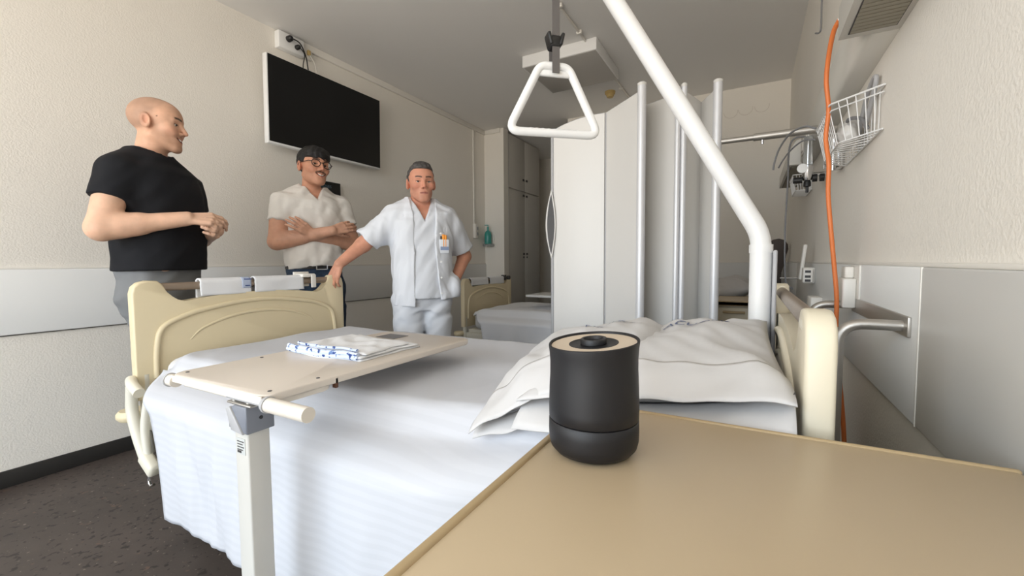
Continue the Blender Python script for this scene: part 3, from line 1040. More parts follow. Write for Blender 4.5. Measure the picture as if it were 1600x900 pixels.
bk = box('buckle', (-0.497 - 0.017, 1.130, 1.650), (-0.497 + 0.017, 1.170, 1.682), blackp, t, 0.007, M=rot_about((-0.497, 1.15, 1.6), 'Z', A))
for s in (-1, 1):
    box('buckle_lever', (-0.497 + s * 0.014 - 0.005, 1.128, 1.655), (-0.497 + s * 0.014 + 0.005, 1.165, 1.690), blackp, bk, 0.004, M=rot_about((-0.497, 1.15, 1.6), 'Z', A) @ rot_about((-0.497 + s * 0.014, 1.15, 1.66), 'Y', s * 0.25))

# ------------------------------------------------------------------ bedside cabinets
TZ = 0.81


def cabinet(label, x0, x1, y0, y1, grp):
    t = thing('bedside_cabinet', label, 'cabinet', ((x0 + x1) / 2, (y0 + y1) / 2, 0), grp)
    prism('top', rrect(x0, x1, y0, y1, 0.012, 4), 'Z', TZ - 0.028, TZ - 0.002, tanm, t, 0.004)
    # thin raised rim along the edges
    for (a, b) in (((x0, y0, TZ - 0.028), (x0 + 0.010, y1, TZ + 0.0015)), ((x0, y1 - 0.008, TZ - 0.028), (x1, y1, TZ + 0.0005)), ((x0, y0, TZ - 0.028), (x1, y0 + 0.008, TZ + 0.0005))):
        box('edge_band', a, b, tanedge, t, 0.003)
    box('body', (x0 + 0.03, y0 + 0.03, 0.10), (x1 - 0.015, y1 - 0.03, TZ - 0.028), cabm, t, 0.004)
    for k, (z0, z1) in enumerate(((0.62, 0.77), (0.36, 0.61), (0.11, 0.35))):
        d = box('drawer_front', (x0 + 0.045, y0 + 0.016, z0), (x1 - 0.03, y0 + 0.03, z1), cabm, t, 0.004)
        box('pull', ((x0 + x1) / 2 - 0.06, y0 + 0.002, z1 - 0.035), ((x0 + x1) / 2 + 0.06, y0 + 0.018, z1 - 0.020), tanedge, d, 0.004)
        d = box('side_panel', (x0 + 0.018, y0 + 0.05, z0), (x0 + 0.031, y1 - 0.05, z1), cabm, t, 0.004)
    for x in (x0 + 0.06, x1 - 0.06):
        for y in (y0 + 0.06, y1 - 0.06):
            lathe('castor_wheel', [(0.0, -0.014), (0.04, -0.014), (0.048, -0.006), (0.048, 0.006), (0.04, 0.014), (0.0, 0.014)], (x, y, 0.048), darkp, t, 20, 'X')
            tube('castor_stem', [(x, y, 0.05), (x, y, 0.11)], 0.012, darkp, t, 8)
    return t


cabinet('tan-topped bedside cabinet in the right foreground carrying the black device', -0.242, 0.275, 0.10, 0.698, 'bedside cabinets')
cabinet('cream bedside cabinet in front of the far bed, seen beside the pole', -0.36, 0.20, 2.88, 3.30, 'bedside cabinets')

# black speaker-like device
t = thing('bedside_device', 'matte black round device with a pale ring top on the tan cabinet', 'device', (-0.1725, 0.5235, TZ - 0.002))
DC = (-0.1725, 0.5235, TZ - 0.002)
lathe('base', [(0.0, 0.0), (0.040, 0.0), (0.049, 0.0035), (0.0545, 0.010), (0.0565, 0.018), (0.0570, 0.030), (0.0568, 0.0425), (0.0556, 0.0440), (0.0, 0.0440)], DC, devm, t, 72)
lathe('body', [(0.0, 0.0450), (0.0556, 0.0450), (0.0566, 0.0462), (0.0568, 0.060), (0.0562, 0.085), (0.0552, 0.105), (0.0552, 0.120), (0.0560, 0.132), (0.0570, 0.139), (0.0570, 0.1415), (0.0560, 0.1425), (0.0545, 0.1415), (0.0540, 0.137), (0.0, 0.137)], DC, devm, t, 72)
lathe('top_ring', [(0.031, 0.1372), (0.0535, 0.1372), (0.0535, 0.1395), (0.031, 0.1390), (0.031, 0.1372)], DC, devring, t, 72)
lathe('top_dish', [(0.0, 0.1372), (0.0312, 0.1372), (0.0312, 0.1396), (0.028, 0.1386), (0.0, 0.1380)], DC, devm, t, 48)
lathe('knob', [(0.0155, 0.138), (0.0165, 0.139), (0.0165, 0.1445), (0.0160, 0.1455), (0.0125, 0.1455), (0.0120, 0.1445), (0.0110, 0.1420), (0.0, 0.1415)], DC, devm, t, 40)

# the top is cut slightly slanted, lower towards the front left
for ob in list(t.children):
    if ob.name.split('.')[0] in ('body', 'top_ring', 'top_dish', 'knob'):
        for v in ob.data.vertices:
            h = v.co.z
            v.co.z += 0.085 * (v.co.y * 0.80 + v.co.x * 0.60) * sstep(0.05, 0.135, h)

# ------------------------------------------------------------------ folding screen
t = thing('folding_screen', 'white concertina folding screen with aluminium posts between the beds', 'screen', (-0.55, 2.3, 0))
SZ0, SZ1 = 0.06, 1.85
V = [(-1.011, 2.310), (-0.693, 2.311), (-0.462, 2.098), (-0.500, 2.315), (-0.290, 2.209), (-0.2350, 2.420), (-0.148, 2.240)]
for i in range(len(V) - 1):
    a, b = Vector((*V[i], 0)), Vector((*V[i + 1], 0))
    d = (b - a).normalized()
    n = Vector((-d.y, d.x, 0)) * 0.007
    s, e = a + d * 0.010, b - d * 0.010
    bm = bmesh.new()
    K = 12
    fr, bk2 = [], []
    for k in range(K + 1):
        p = s + (e - s) * (k / K)
        bow = 0.012 * math.sin(math.pi * k / K) if i == 0 else 0.0
        drop = -0.045 * (1 - k / K) ** 2.0 if i == 0 else 0.0
        q = p + Vector((d.y, -d.x, 0)) * bow
        fr.append((bm.verts.new(q - n + Vector((0, 0, SZ0))), bm.verts.new(q - n + Vector((0, 0, SZ1 + drop)))))
        bk2.append((bm.verts.new(q + n + Vector((0, 0, SZ0))), bm.verts.new(q + n + Vector((0, 0, SZ1 + drop)))))
    for k in range(K):
        bm.faces.new((fr[k][0], fr[k + 1][0], fr[k + 1][1], fr[k][1]))
        bm.faces.new((bk2[k][0], bk2[k][1], bk2[k + 1][1], bk2[k + 1][0]))
        bm.faces.new((fr[k][1], fr[k + 1][1], bk2[k + 1][1], bk2[k][1]))
        bm.faces.new((fr[k][0], bk2[k][0], bk2[k + 1][0], fr[k + 1][0]))
    bm.faces.new((fr[0][0], fr[0][1], bk2[0][1], bk2[0][0]))
    bm.faces.new((fr[K][0], bk2[K][0], bk2[K][1], fr[K][1]))
    pn = bm_obj('panel', bm, screenm, t, 0.6)
    # thin grey top edge
    pts = [Vector(((fr_.x + 0), fr_.y, 0)) for fr_ in [s + (e - s) * (k / K) + Vector((d.y, -d.x, 0)) * (0.012 * math.sin(math.pi * k / K) if i == 0 else 0) for k in range(K + 1)]]
    pts = [Vector((p.x, p.y, SZ1 + (-0.045 * (1 - k / K) ** 2.0 if i == 0 else 0.0))) for k, p in enumerate(pts)]
    tube('edge_profile', pts, 0.0055, greyp2, pn, 8)
for i, p in enumerate(V):
    if i in (2, 4, 6):
        r = 0.020 if i != 4 else 0.013
        tube('post', [(p[0], p[1], 0.05), (p[0], p[1], SZ1 + 0.025)], r, alum, t, 20)
        lathe('post_cap', [(0.0, 0.0), (r + 0.001, 0.0), (r + 0.001, 0.012), (r * 0.6, 0.018), (0.0, 0.018)], (p[0], p[1], SZ1 + 0.022), screenm, t, 20)
        lathe('castor_wheel', [(0.0, -0.01), (0.025, -0.01), (0.025, 0.01), (0.0, 0.01)], (p[0], p[1], 0.025), darkp, t, 16, 'X')
    elif i == 4:
        pass
    else:
        tube('hinge_strip', [(p[0], p[1], SZ0), (p[0], p[1], SZ1 - (0.045 if i == 0 else 0))], 0.0095, greyp2, t, 10)
tube('post', [(-0.316, 2.200, 0.05), (-0.316, 2.200, SZ1 + 0.02)], 0.013, alum, t, 16)
# lens-shaped grip at the free end
pts = [(-1.014 - 0.034 * math.sin(math.pi * k / 16), 2.308, lerp(1.075, 1.465, k / 16)) for k in range(17)]
tube('grip', pts, 0.0065, screenm, t, 10)
bm = bmesh.new()
ow = [(-1.010 + 0.020 * math.sin(math.pi * k / 16), lerp(1.095, 1.445, k / 16)) for k in range(17)]
iw = [(-1.014 - 0.022 * math.sin(math.pi * k / 16), lerp(1.095, 1.445, k / 16)) for k in range(16, -1, -1)]
add_prism(bm, ow + iw[1:-1], 'Y', 2.2905, 2.304)
bm_obj('grip_recess', bm, darkp, t)
pts = [(-1.010 + 0.023 * math.sin(math.pi * k / 16), 2.292, lerp(1.085, 1.455, k / 16)) for k in range(17)]
tube('grip_rim', pts, 0.004, screenm, t, 8)

t = thing('screen_arm', 'grey metal rod holding the folding screen to the wall', 'rod', (0.1, 2.244, 1.60))
tube('rod', [(-0.13, 2.244, 1.604), (0.02, 2.244, 1.604)], 0.0125, steelm, t, 16)
tube('rod_sleeve', [(0.0, 2.244, 1.604), (XR, 2.244, 1.604)], 0.0165, steelm, t, 16)
lathe('set_screw', [(0.0, 0.0), (0.006, 0.0), (0.006, 0.02), (0.0, 0.02)], (0.035, 2.244, 1.570), chrome, t, 12)
lathe('wall_flange', [(0.0, 0.0), (0.035, 0.0), (0.035, 0.012), (0.0, 0.012)], (XR - 0.013, 2.244, 1.604), steelm, t, 24, 'X')

# overbed table beyond the screen and a tall chair in the far corner
t = thing('overbed_table', 'white overbed tabletop seen above the far bed beside the screen', 'table', (-1.45, 3.8, 0))
prism('tabletop', rrect(-1.885, -1.15, 3.64, 4.06, 0.03), 'Z', 0.722, 0.742, whitem, t, 0.004)
box('post', (-1.25, 4.34, 0.1), (-1.19, 4.40, 0.70), framem, t)
box('support_arm', (-1.25, 3.75, 0.70), (-1.19, 4.40, 0.722), framem, t)
box('foot_beam', (-1.6, 4.34, 0.03), (-0.9, 4.40, 0.09), framem, t)

t = thing('high_back_chair', 'dark brown high-backed chair in the far right corner', 'chair', (0.06, 4.55, 0))
chm = mat('brown_vinyl', (88, 79, 75), 0.5)
out = [(0.185, 0.50), (0.172, 0.95), (0.145, 1.05), (0.115, 1.16), (0.130, 1.205), (0.170, 1.236), (0.215, 1.244), (0.255, 1.232), (0.282, 1.195), (0.286, 1.15), (0.270, 1.09), (0.25, 1.03), (0.240, 0.95), (0.245, 0.50)]
prism('backrest', out, 'Y', 4.42, 4.48, chm, t, 0.012, 3)
box('seat', (-0.18, 4.42, 0.40), (0.26, 4.84, 0.50), chm, t, 0.03, 3)
for x in (-0.15, 0.22):
    for y in (4.46, 4.80):
        tube('leg', [(x, y, 0.0), (x, y, 0.41)], 0.014, steelm, t, 10)

# ------------------------------------------------------------------ right wall: bedhead lamps, trunk, baskets, gauges


def bedhead_lamp(label, y0, y1):
    t = thing('bedhead_lamp', label, 'wall lamp', (0.24, (y0 + y1) / 2, 1.60), 'bedhead lamps')
    prism('housing', [(XR, 1.60), (0.180, 1.60), (0.180, 1.68), (0.215, 1.74), (XR, 1.76)], 'Y', y0, y1, lampm, t, 0.003)
    f = box('grille_frame', (0.196, y0 + 0.03, 1.5985), (0.288, y1 - 0.028, 1.600), darkp, t, 0)
    n = 46
    for k in range(n):
        y = lerp(y0 + 0.034, y1 - 0.032, (k + 0.5) / n)
        dy = (y1 - y0 - 0.066) / n
        box('louvre', (0.1985, y - dy * 0.40, 1.5965), (0.2855, y + dy * 0.40, 1.5988), grille, f, 0)
    return t


bedhead_lamp('grey-white bedhead lamp with a louvred underside, cut by the top of the picture', 0.50, 1.372)
bedhead_lamp('far bedhead lamp above the other bed in the corner', 2.98, 3.88)
t = thing('service_duct', 'long grey-white service duct running along the wall between the lamps', 'duct', (0.275, 2.2, 1.60))
prism('duct', [(XR, 1.60), (0.250, 1.60), (0.238, 1.615), (0.238, 1.745), (0.25, 1.76), (XR, 1.76)], 'Y', 1.373, 2.979, lampm, t, 0.003)
for y in (2.62, 2.80):
    p = box('switch_plate', (0.230, y - 0.06, 1.618), (0.238, y + 0.06, 1.698), trunkm, t, 0.003)
    box('rocker', (0.226, y - 0.035, 1.632), (0.230, y + 0.035, 1.684), trunkm, p, 0.002)

t = thing('call_cord_plug', 'white plug and lead stuck into the wall duct', 'plug', (0.22, 1.49, 1.69))
lathe('plug', [(0.0, -0.034), (0.008, -0.034), (0.013, -0.016), (0.016, 0.0), (0.0, 0.0)], (0.238, 1.49, 1.708), trunkm, t, 16, 'X')
tube('lead', catmull([(0.206, 1.49, 1.708), (0.202, 1.493, 1.709), (0.198, 1.50, 1.708)]), 0.0042, trunkm, t, 8)

t = tube('orange_cable', catmull([(0.199, 1.500, 1.708), (0.190, 1.53, 1.690), (0.186, 1.575, 1.640), (0.186, 1.60, 1.58), (0.195, 1.61, 1.50), (0.192, 1.62, 1.42), (0.20, 1.61, 1.34), (0.202, 1.615, 1.25), (0.212, 1.615, 1.14), (0.225, 1.62, 1.02), (0.233, 1.62, 0.93), (0.236, 1.625, 0.80), (0.25, 1.62, 0.66), (0.264, 1.62, 0.50), (0.268, 1.60, 0.30), (0.25, 1.5, 0.02), (0.2, 1.3, 0.012)], 10), 0.0062, orangem, None, 10)
tag(t, 'orange cable hanging down the wall in front of the wire basket', 'cable')

t = thing('wire_hook', 'small grey wire hook hanging above the duct', 'hook', (0.27, 2.6, 2.15))
tube('hook', catmull([(0.28, 2.66, ZC), (0.28, 2.66, 2.3), (0.28, 2.66, 2.20), (0.275, 2.68, 2.185), (0.262, 2.70, 2.195)], 6), 0.004, greyc, t, 8)


def wire_basket(label, F, zt, zb, xo, grp):
    """F: rim corners wall-near, front-near, front-far, wall-far (x,y)"""
    t = thing('wire_basket', label, 'basket', (0.25, F[1][1], zb), grp)
    cx = sum(p[0] for p in F) / 4
    cy = sum(p[1] for p in F) / 4
    B = [(p[0] if p[0] > 0.28 else p[0] + xo, cy + (p[1] - cy) * 0.985) for p in F]
    wm = whitem
    top = [(p[0], p[1], zt) for p in F]
    bot = [(p[0], p[1], zb) for p in B]
    tube('rim', fillet(top + [top[0]], 0.01, 3), 0.0028, wm, t, 8)
    tube('lower_frame', fillet(bot + [bot[0]], 0.01, 3), 0.0024, wm, t, 8)
    zz = zt - 0.018
    mid = [(lerp(p[0], q[0], 0.16), lerp(p[1], q[1], 0.16), zz) for p, q in zip(F, B)]
    tube('middle_frame', mid[:4], 0.0022, wm, t, 8)
    for side, n in (((0, 1), 5), ((1, 2), 11), ((2, 3), 5), ((3, 0), 11)):
        a, b = side
        for k in range(1, n + 1):
            s = k / (n + 1)
            p = Vector(top[a]).lerp(Vector(top[b]), s)
            q = Vector(bot[a]).lerp(Vector(bot[b]), s)
            tube('wire', [p, q], 0.0014, wm, t, 6)
    for k in range(1, 12):
        s = k / 12
        tube('wire', [Vector(bot[1]).lerp(Vector(bot[2]), s), Vector(bot[0]).lerp(Vector(bot[3]), s)], 0.0016, wm, t, 6)
    return t


wire_basket('white wire basket on the wall behind the orange cable', [(0.296, 1.475), (0.195, 1.585), (0.195, 1.892), (0.296, 1.985)], 1.508, 1.395, 0.025, 'wire baskets')
wire_basket('small white wire basket under the far bedhead lamp', [(0.296, 2.98), (0.205, 2.99), (0.205, 3.25), (0.296, 3.27)], 1.545, 1.455, 0.015, 'wire baskets')
t = thing('oxygen_mask', 'crumpled clear mask and tubing lying in the near wire basket', 'mask', (0.25, 1.70, 1.40))
bagm = mat('pale_plastic_bag', (214, 212, 208), 0.35)
bm = bmesh.new()
for (c, r, sd) in (((0.252, 1.66, 1.432), 0.032, 1), ((0.256, 1.735, 1.428), 0.030, 2), ((0.262, 1.70, 1.462), 0.028, 3)):
    rr = bmesh.ops.create_icosphere(bm, subdivisions=3, radius=1.0)
    for v in rr['verts']:
        d = v.co.normalized()
        k = r * (1 + 0.22 * nz(d.x * 4 + d.z * 3, d.y * 4, sd))
        v.co = Vector(c) + Vector((d.x * k * 0.8, d.y * k * 1.2, d.z * k))
bm_obj('crumpled_bag', bm, bagm, t, 3.3)
tube('tubing', catmull([(0.28, 1.56, 1.42), (0.27, 1.60, 1.46), (0.25, 1.66, 1.475), (0.27, 1.75, 1.46), (0.27, 1.80, 1.42)]), 0.005, greyc, t, 8)
t = thing('wall_tube', 'grey tube loop leaning against the wall above the basket', 'tube', (0.28, 1.6, 1.48))
tube('tube_loop', catmull([(0.285, 1.70, 1.44), (0.285, 1.62, 1.52), (0.286, 1.54, 1.548), (0.288, 1.525, 1.538), (0.286, 1.56, 1.49), (0.285, 1.62, 1.44)], 8), 0.006, greyp2, t, 10)

# oxygen flow meter on its rail bracket
t = thing('flow_meter', 'clear and chrome oxygen flow meter with black knobs on the wall rail', 'flow meter', (0.225, 2.42, 1.35))
FX, FY = 0.222, 2.42
lathe('glass_tube', [(0.0, 0.0), (0.018, 0.0), (0.018, 0.13), (0.015, 0.135), (0.0, 0.135)], (FX, FY, 1.485), cleargl, t, 24)
tube('inner_tube', [(FX, FY, 1.485), (FX, FY, 1.605)], 0.006, chrome, t, 12)
lathe('valve_body', [(0.0, 0.0), (0.016, 0.0), (0.022, 0.012), (0.022, 0.045), (0.024, 0.05), (0.024, 0.065), (0.018, 0.07), (0.0, 0.07)], (FX, FY, 1.420), chrome, t, 24)
lathe('dial', [(0.0, 0.0), (0.021, 0.0), (0.021, 0.014), (0.0, 0.014)], (FX - 0.022, FY - 0.01, 1.474), whitem, t, 24, 'Y', M=Matrix.Rotation(math.pi / 2, 4, 'X'))
lathe('control_knob', [(0.0, 0.0), (0.014, 0.0), (0.014, 0.035), (0.0, 0.035)], (FX - 0.055, FY, 1.424), blackp, t, 16, 'X')
lathe('outlet_nut', [(0.0, 0.0), (0.006, 0.0), (0.006, 0.025), (0.015, 0.028), (0.015, 0.045), (0.011, 0.055), (0.0, 0.055)], (FX, FY, 1.365), blackp, t, 16)
tube('rail_stub', [(FX, FY, 1.445), (XR, FY, 1.445)], 0.010, chrome, t, 12)
for x in (FX + 0.028, FX + 0.055):
    lathe('lock_ring', [(0.0, -0.009), (0.018, -0.009), (0.018, 0.009), (0.0, 0.009)], (x, FY, 1.430), blackp, t, 20, 'X')
t = thing('rail_clamp', 'chrome clamp plate on the wall under the near wire basket', 'clamp', (0.28, 2.05, 1.40))
box('clamp_plate', (0.272, 2.02, 1.40), (XR, 2.10, 1.485), chrome, t, 0.006)
tube('clamp_bar', [(0.262, 2.0, 1.385), (0.262, 2.0, 1.50)], 0.009, chrome, t, 12)
lathe('clamp_screw', [(0.0, 0.0), (0.010, 0.0), (0.010, 0.03), (0.0, 0.03)], (0.245, 2.10, 1.42), chrome, t, 16, 'X')
t = tube('grey_lead', catmull([(0.238, 2.60, 1.662), (0.19, 2.6, 1.665), (0.165, 2.6, 1.64), (0.158, 2.62, 1.58), (0.16, 2.65, 1.45), (0.155, 2.66, 1.2), (0.165, 2.68, 0.95), (0.2, 2.7, 0.90)], 8), 0.004, greyc, None, 8)
tag(t, 'thin grey lead hanging from the switch plates down to the call handset', 'cable')
t = tube('grey_tube_loop', catmull([(0.20, 1.95, 1.535), (0.17, 2.0, 1.56), (0.13, 2.1, 1.565), (0.10, 2.2, 1.535), (0.085, 2.24, 1.49), (0.08, 2.26, 1.455)], 8), 0.004, greyc, None, 8)
tag(t, 'thin grey tubing looping over the screen rod to the near basket', 'tube')
t = tube('grey_tube_loop', catmull([(0.20, 1.97, 1.50), (0.17, 2.03, 1.515), (0.14, 2.13, 1.51), (0.115, 2.2, 1.485), (0.10, 2.25, 1.46)], 8), 0.0032, greyc, None, 8)
tag(t, 'shorter grey tubing loop under the first one behind the orange cable', 'tube')

# small boxes on the wall board
wp = 0.286
t = thing('wall_box', 'white call-point box on the wall beside the orange cable', 'box', (wp, 1.69, 0.93))
box('back_plate', (wp - 0.006, 1.595, 0.905), (wp, 1.72, 1.035), trunkm, t, 0.003)
box('cover', (wp - 0.040, 1.62, 0.905), (wp - 0.006, 1.72, 0.995), trunkm, t, 0.005)
box('upper_cover', (wp - 0.030, 1.66, 0.995), (wp - 0.006, 1.72, 1.030), trunkm, t, 0.004)
t = thing('handset_holder', 'white wall handset in its holder beyond the headboard', 'handset', (wp, 2.75, 0.93))
box('cradle', (wp - 0.05, 2.62, 0.935), (wp, 2.72, 1.015), trunkm, t, 0.006)
box('keypad', (wp - 0.052, 2.602, 0.94), (wp - 0.01, 2.62, 1.01), trunkm, t, 0.004)
for z in (0.995, 0.97, 0.95):
    box('keypad_window', (wp - 0.044, 2.600, z - 0.006), (wp - 0.02, 2.602, z + 0.006), darkp, t, 0)
box('handset', (wp - 0.062, 2.70, 0.95), (wp - 0.045, 2.76, 1.135), trunkm, t, 0.006, M=rot_about((wp - 0.05, 2.73, 0.95), 'Y', 0.10))
tube('support_rod', [(wp - 0.01, 2.80, 0.955), (wp - 0.14, 2.80, 0.955)], 0.005, steelm, t, 8)
t = thing('wall_socket', 'low white wall socket box behind the metal bumper', 'socket', (wp, 2.42, 0.82))
box('cover', (wp - 0.045, 2.33, 0.815), (wp, 2.47, 0.885), trunkm, t, 0.005)

# tubular bed bumper on the wall
t = thing('wall_bumper', 'bent brushed-steel bumper rail on the wall behind the headboard', 'bumper', (0.22, 1.40, 0.30))
tube('near_tube', fillet([(wp, 1.168, 0.913), (0.172, 1.168, 0.913), (0.172, 1.168, 0.30), (wp, 1.168, 0.30)], 0.05, 8), 0.0115, steelm, t, 16)
tube('far_tube', fillet([(wp, 1.655, 0.913), (0.172, 1.655, 0.913), (0.172, 1.655, 0.30), (wp, 1.655, 0.30)], 0.05, 8), 0.0115, steelm, t, 16)
box('wall_plate', (wp - 0.007, 1.135, 0.893), (wp, 1.675, 0.935), steelm, t, 0.002)
box('wall_plate', (wp - 0.007, 1.135, 0.280), (XR, 1.675, 0.320), steelm, t, 0.002)
# ------------------------------------------------------------------ people: implicit surfaces -> one skin mesh each, clothes as children


def rcone(p, a, b, ra, rb):
    a = np.asarray(a, float)
    b = np.asarray(b, float)
    ba = b - a
    pa = p - a
    t = np.clip(pa @ ba / (ba @ ba), 0, 1)
    d = pa - t[:, None] * ba
    return np.sqrt((d * d).sum(1)) - (ra + (rb - ra) * t)


def ell(p, c, r, R=None):
    q = p - np.asarray(c, float)
    if R is not None:
        q = q @ R
    r = np.asarray(r, float)
    k0 = np.sqrt(((q / r) ** 2).sum(1)) + 1e-9
    k1 = np.sqrt(((q / (r * r)) ** 2).sum(1)) + 1e-9
    return k0 * (k0 - 1) / k1


def smin(a, b, k):
    h = np.clip(0.5 + 0.5 * (b - a) / k, 0, 1)
    return b + (a - b) * h - k * h * (1 - h)


def smax(a, b, k):
    return -smin(-a, -b, k)


def rotz(a):
    c, s = math.cos(a), math.sin(a)
    return np.array([[c, -s, 0], [s, c, 0], [0, 0, 1.0]])


def rotx(a):
    c, s = math.cos(a), math.sin(a)
    return np.array([[1.0, 0, 0], [0, c, -s], [0, s, c]])


def roty(a):
    c, s = math.cos(a), math.sin(a)
    return np.array([[c, 0, s], [0, 1.0, 0], [-s, 0, c]])


def surfnet(f, lo, hi, h):
    """naive surface nets of f(points) on a box, coarse culling first"""
    lo = np.asarray(lo, float)
    n = np.maximum(8, np.ceil((np.asarray(hi) - lo) / h).astype(int))
    C = 4
    nc = n // C + 2
    ax = [lo[i] + np.arange(nc[i]) * h * C for i in range(3)]
    G = np.stack(np.meshgrid(*ax, indexing='ij'), -1).reshape(-1, 3)
    vc = f(G).reshape(nc)
    N = (nc - 1) * C + 1
    near = np.abs(vc) < h * C * 2.4
    # a coarse cell is active if any of its corners is near
    act = np.zeros(nc - 1, bool)
    for dx in (0, 1):
        for dy in (0, 1):
            for dz in (0, 1):
                act |= near[dx:nc[0] - 1 + dx, dy:nc[1] - 1 + dy, dz:nc[2] - 1 + dz]
    v = np.repeat(np.repeat(np.repeat(np.where(vc[:-1, :-1, :-1] > 0, 1.0, -1.0), C, 0), C, 1), C, 2)
    v = np.pad(v, ((0, 1), (0, 1), (0, 1)), mode='edge')
    fa = np.repeat(np.repeat(np.repeat(act, C, 0), C, 1), C, 2)
    fine = np.zeros(N, bool)
    fine[:-1, :-1, :-1] |= fa
    fine[1:, 1:, 1:] |= fa
    fine[1:, :-1, :-1] |= fa
    fine[:-1, 1:, :-1] |= fa
    fine[:-1, :-1, 1:] |= fa
    fine[1:, 1:, :-1] |= fa
    fine[1:, :-1, 1:] |= fa
    fine[:-1, 1:, 1:] |= fa
    idx = np.argwhere(fine)
    pts = lo + idx * h
    val = np.empty(len(pts))
    for s in range(0, len(pts), 200000):
        val[s:s + 200000] = f(pts[s:s + 200000])
    v[fine] = val
    s = v < 0
    cs = [s[dx:N[0] - 1 + dx, dy:N[1] - 1 + dy, dz:N[2] - 1 + dz] for dx in (0, 1) for dy in (0, 1) for dz in (0, 1)]
    tot = sum(c.astype(np.int8) for c in cs)
    cell = (tot > 0) & (tot < 8)
    ci = np.argwhere(cell)
    vid = -np.ones(N - 1, np.int64)
    vid[cell] = np.arange(len(ci))
    acc = np.zeros((len(ci), 3))
    cnt = np.zeros(len(ci))
    corner = [(dx, dy, dz) for dx in (0, 1) for dy in (0, 1) for dz in (0, 1)]
    for i, a in enumerate(corner):
        for b in corner[i + 1:]:
            if sum(abs(x - y) for x, y in zip(a, b)) != 1:
                continue
            va = v[ci[:, 0] + a[0], ci[:, 1] + a[1], ci[:, 2] + a[2]]
            vb = v[ci[:, 0] + b[0], ci[:, 1] + b[1], ci[:, 2] + b[2]]
            m = (va < 0) != (vb < 0)
            t = np.where(m, va / np.where(m, va - vb, 1), 0)
            pa, pb = np.array(a, float), np.array(b, float)
            acc += np.where(m[:, None], pa + t[:, None] * (pb - pa), 0)
            cnt += m
    P = lo + (ci + acc / cnt[:, None]) * h
    quads = []
    for d in range(3):
        e1, e2 = (d + 1) % 3, (d + 2) % 3
        sl0 = [slice(1, -1)] * 3
        sl1 = [slice(1, -1)] * 3
        sl0[d] = slice(0, -1)
        sl1[d] = slice(1, None)
        A, B = s[tuple(sl0)], s[tuple(sl1)]
        e = np.argwhere(A != B)
        if not len(e):
            continue
        flip = A[A != B]
        off = np.ones(3, int)
        off[d] = 0
        base = e + off
        q = []
        for (i1, i2) in ((-1, -1), (0, -1), (0, 0), (-1, 0)):
            c = base.copy()
            c[:, e1] += i1
            c[:, e2] += i2
            q.append(vid[c[:, 0], c[:, 1], c[:, 2]])
        q = np.stack(q, 1)
        q[~flip] = q[~flip][:, ::-1]
        quads.append(q)
    Q = np.concatenate(quads)
    Q = Q[(Q >= 0).all(1)]
    return P, Q


def relax(P, Q, it=1, w=0.5):
    for _ in range(it):
        S = np.zeros_like(P)
        c = np.zeros(len(P))
        for k in range(4):
            a, b = Q[:, k], Q[:, (k + 1) % 4]
            np.add.at(S, a, P[b])
            np.add.at(c, a, 1)
            np.add.at(S, b, P[a])
            np.add.at(c, b, 1)
        P = P * (1 - w) + w * S / np.maximum(c, 1)[:, None]
    return P


def mesh_np(name, P, Q, m, parent, colors=None):
    me = bpy.data.meshes.new(name)
    me.vertices.add(len(P))
    me.vertices.foreach_set('co', np.ascontiguousarray(P, np.float32).ravel())
    me.loops.add(Q.size)
    me.loops.foreach_set('vertex_index', Q.astype(np.int32).ravel())
    me.polygons.add(len(Q))
    me.polygons.foreach_set('loop_start', np.arange(0, Q.size, 4, dtype=np.int32))
    me.update(calc_edges=True)
    me.validate()
    if colors is not None:
        a = me.color_attributes.new('Col', 'FLOAT_COLOR', 'POINT')
        a.data.foreach_set('color', np.concatenate([colors, np.ones((len(P), 1))], 1).astype(np.float32).ravel())
    me.materials.append(m)
    o = bpy.data.objects.new(name, me)
    COL.objects.link(o)
    if parent:
        o.parent = parent
        WLOC[o.name] = WLOC[parent.name]
    me.polygons.foreach_set('use_smooth', [True] * len(me.polygons))
    return o


def lift(T, dz=0.035):
    return [(z + dz * sstep(1.1, 1.40, z), rx, ry, cx, cy) for z, rx, ry, cx, cy in T]


def loft(p, keys, pw=2.4):
    """torso as stacked super-ellipses: keys rows (z, rx, ry, cx, cy)"""
    K = np.asarray(keys, float)
    z = p[:, 2]
    zz = np.clip(z, K[0, 0], K[-1, 0])
    # smooth (cubic-ish) interpolation
    i = np.clip(np.searchsorted(K[:, 0], zz) - 1, 0, len(K) - 2)
    t = (zz - K[i, 0]) / (K[i + 1, 0] - K[i, 0])
    t = t * t * (3 - 2 * t) * 0.5 + t * 0.5
    val = K[i, 1:] * (1 - t[:, None]) + K[i + 1, 1:] * t[:, None]
    rx, ry, cx, cy = val.T
    k = (np.abs((p[:, 0] - cx) / rx) ** pw + np.abs((p[:, 1] - cy) / ry) ** pw) ** (1 / pw)
    d = (k - 1) * np.minimum(rx, ry)
    dz = np.maximum(np.maximum(K[0, 0] - z, z - K[-1, 0]), -0.2)
    return np.maximum(d, dz)


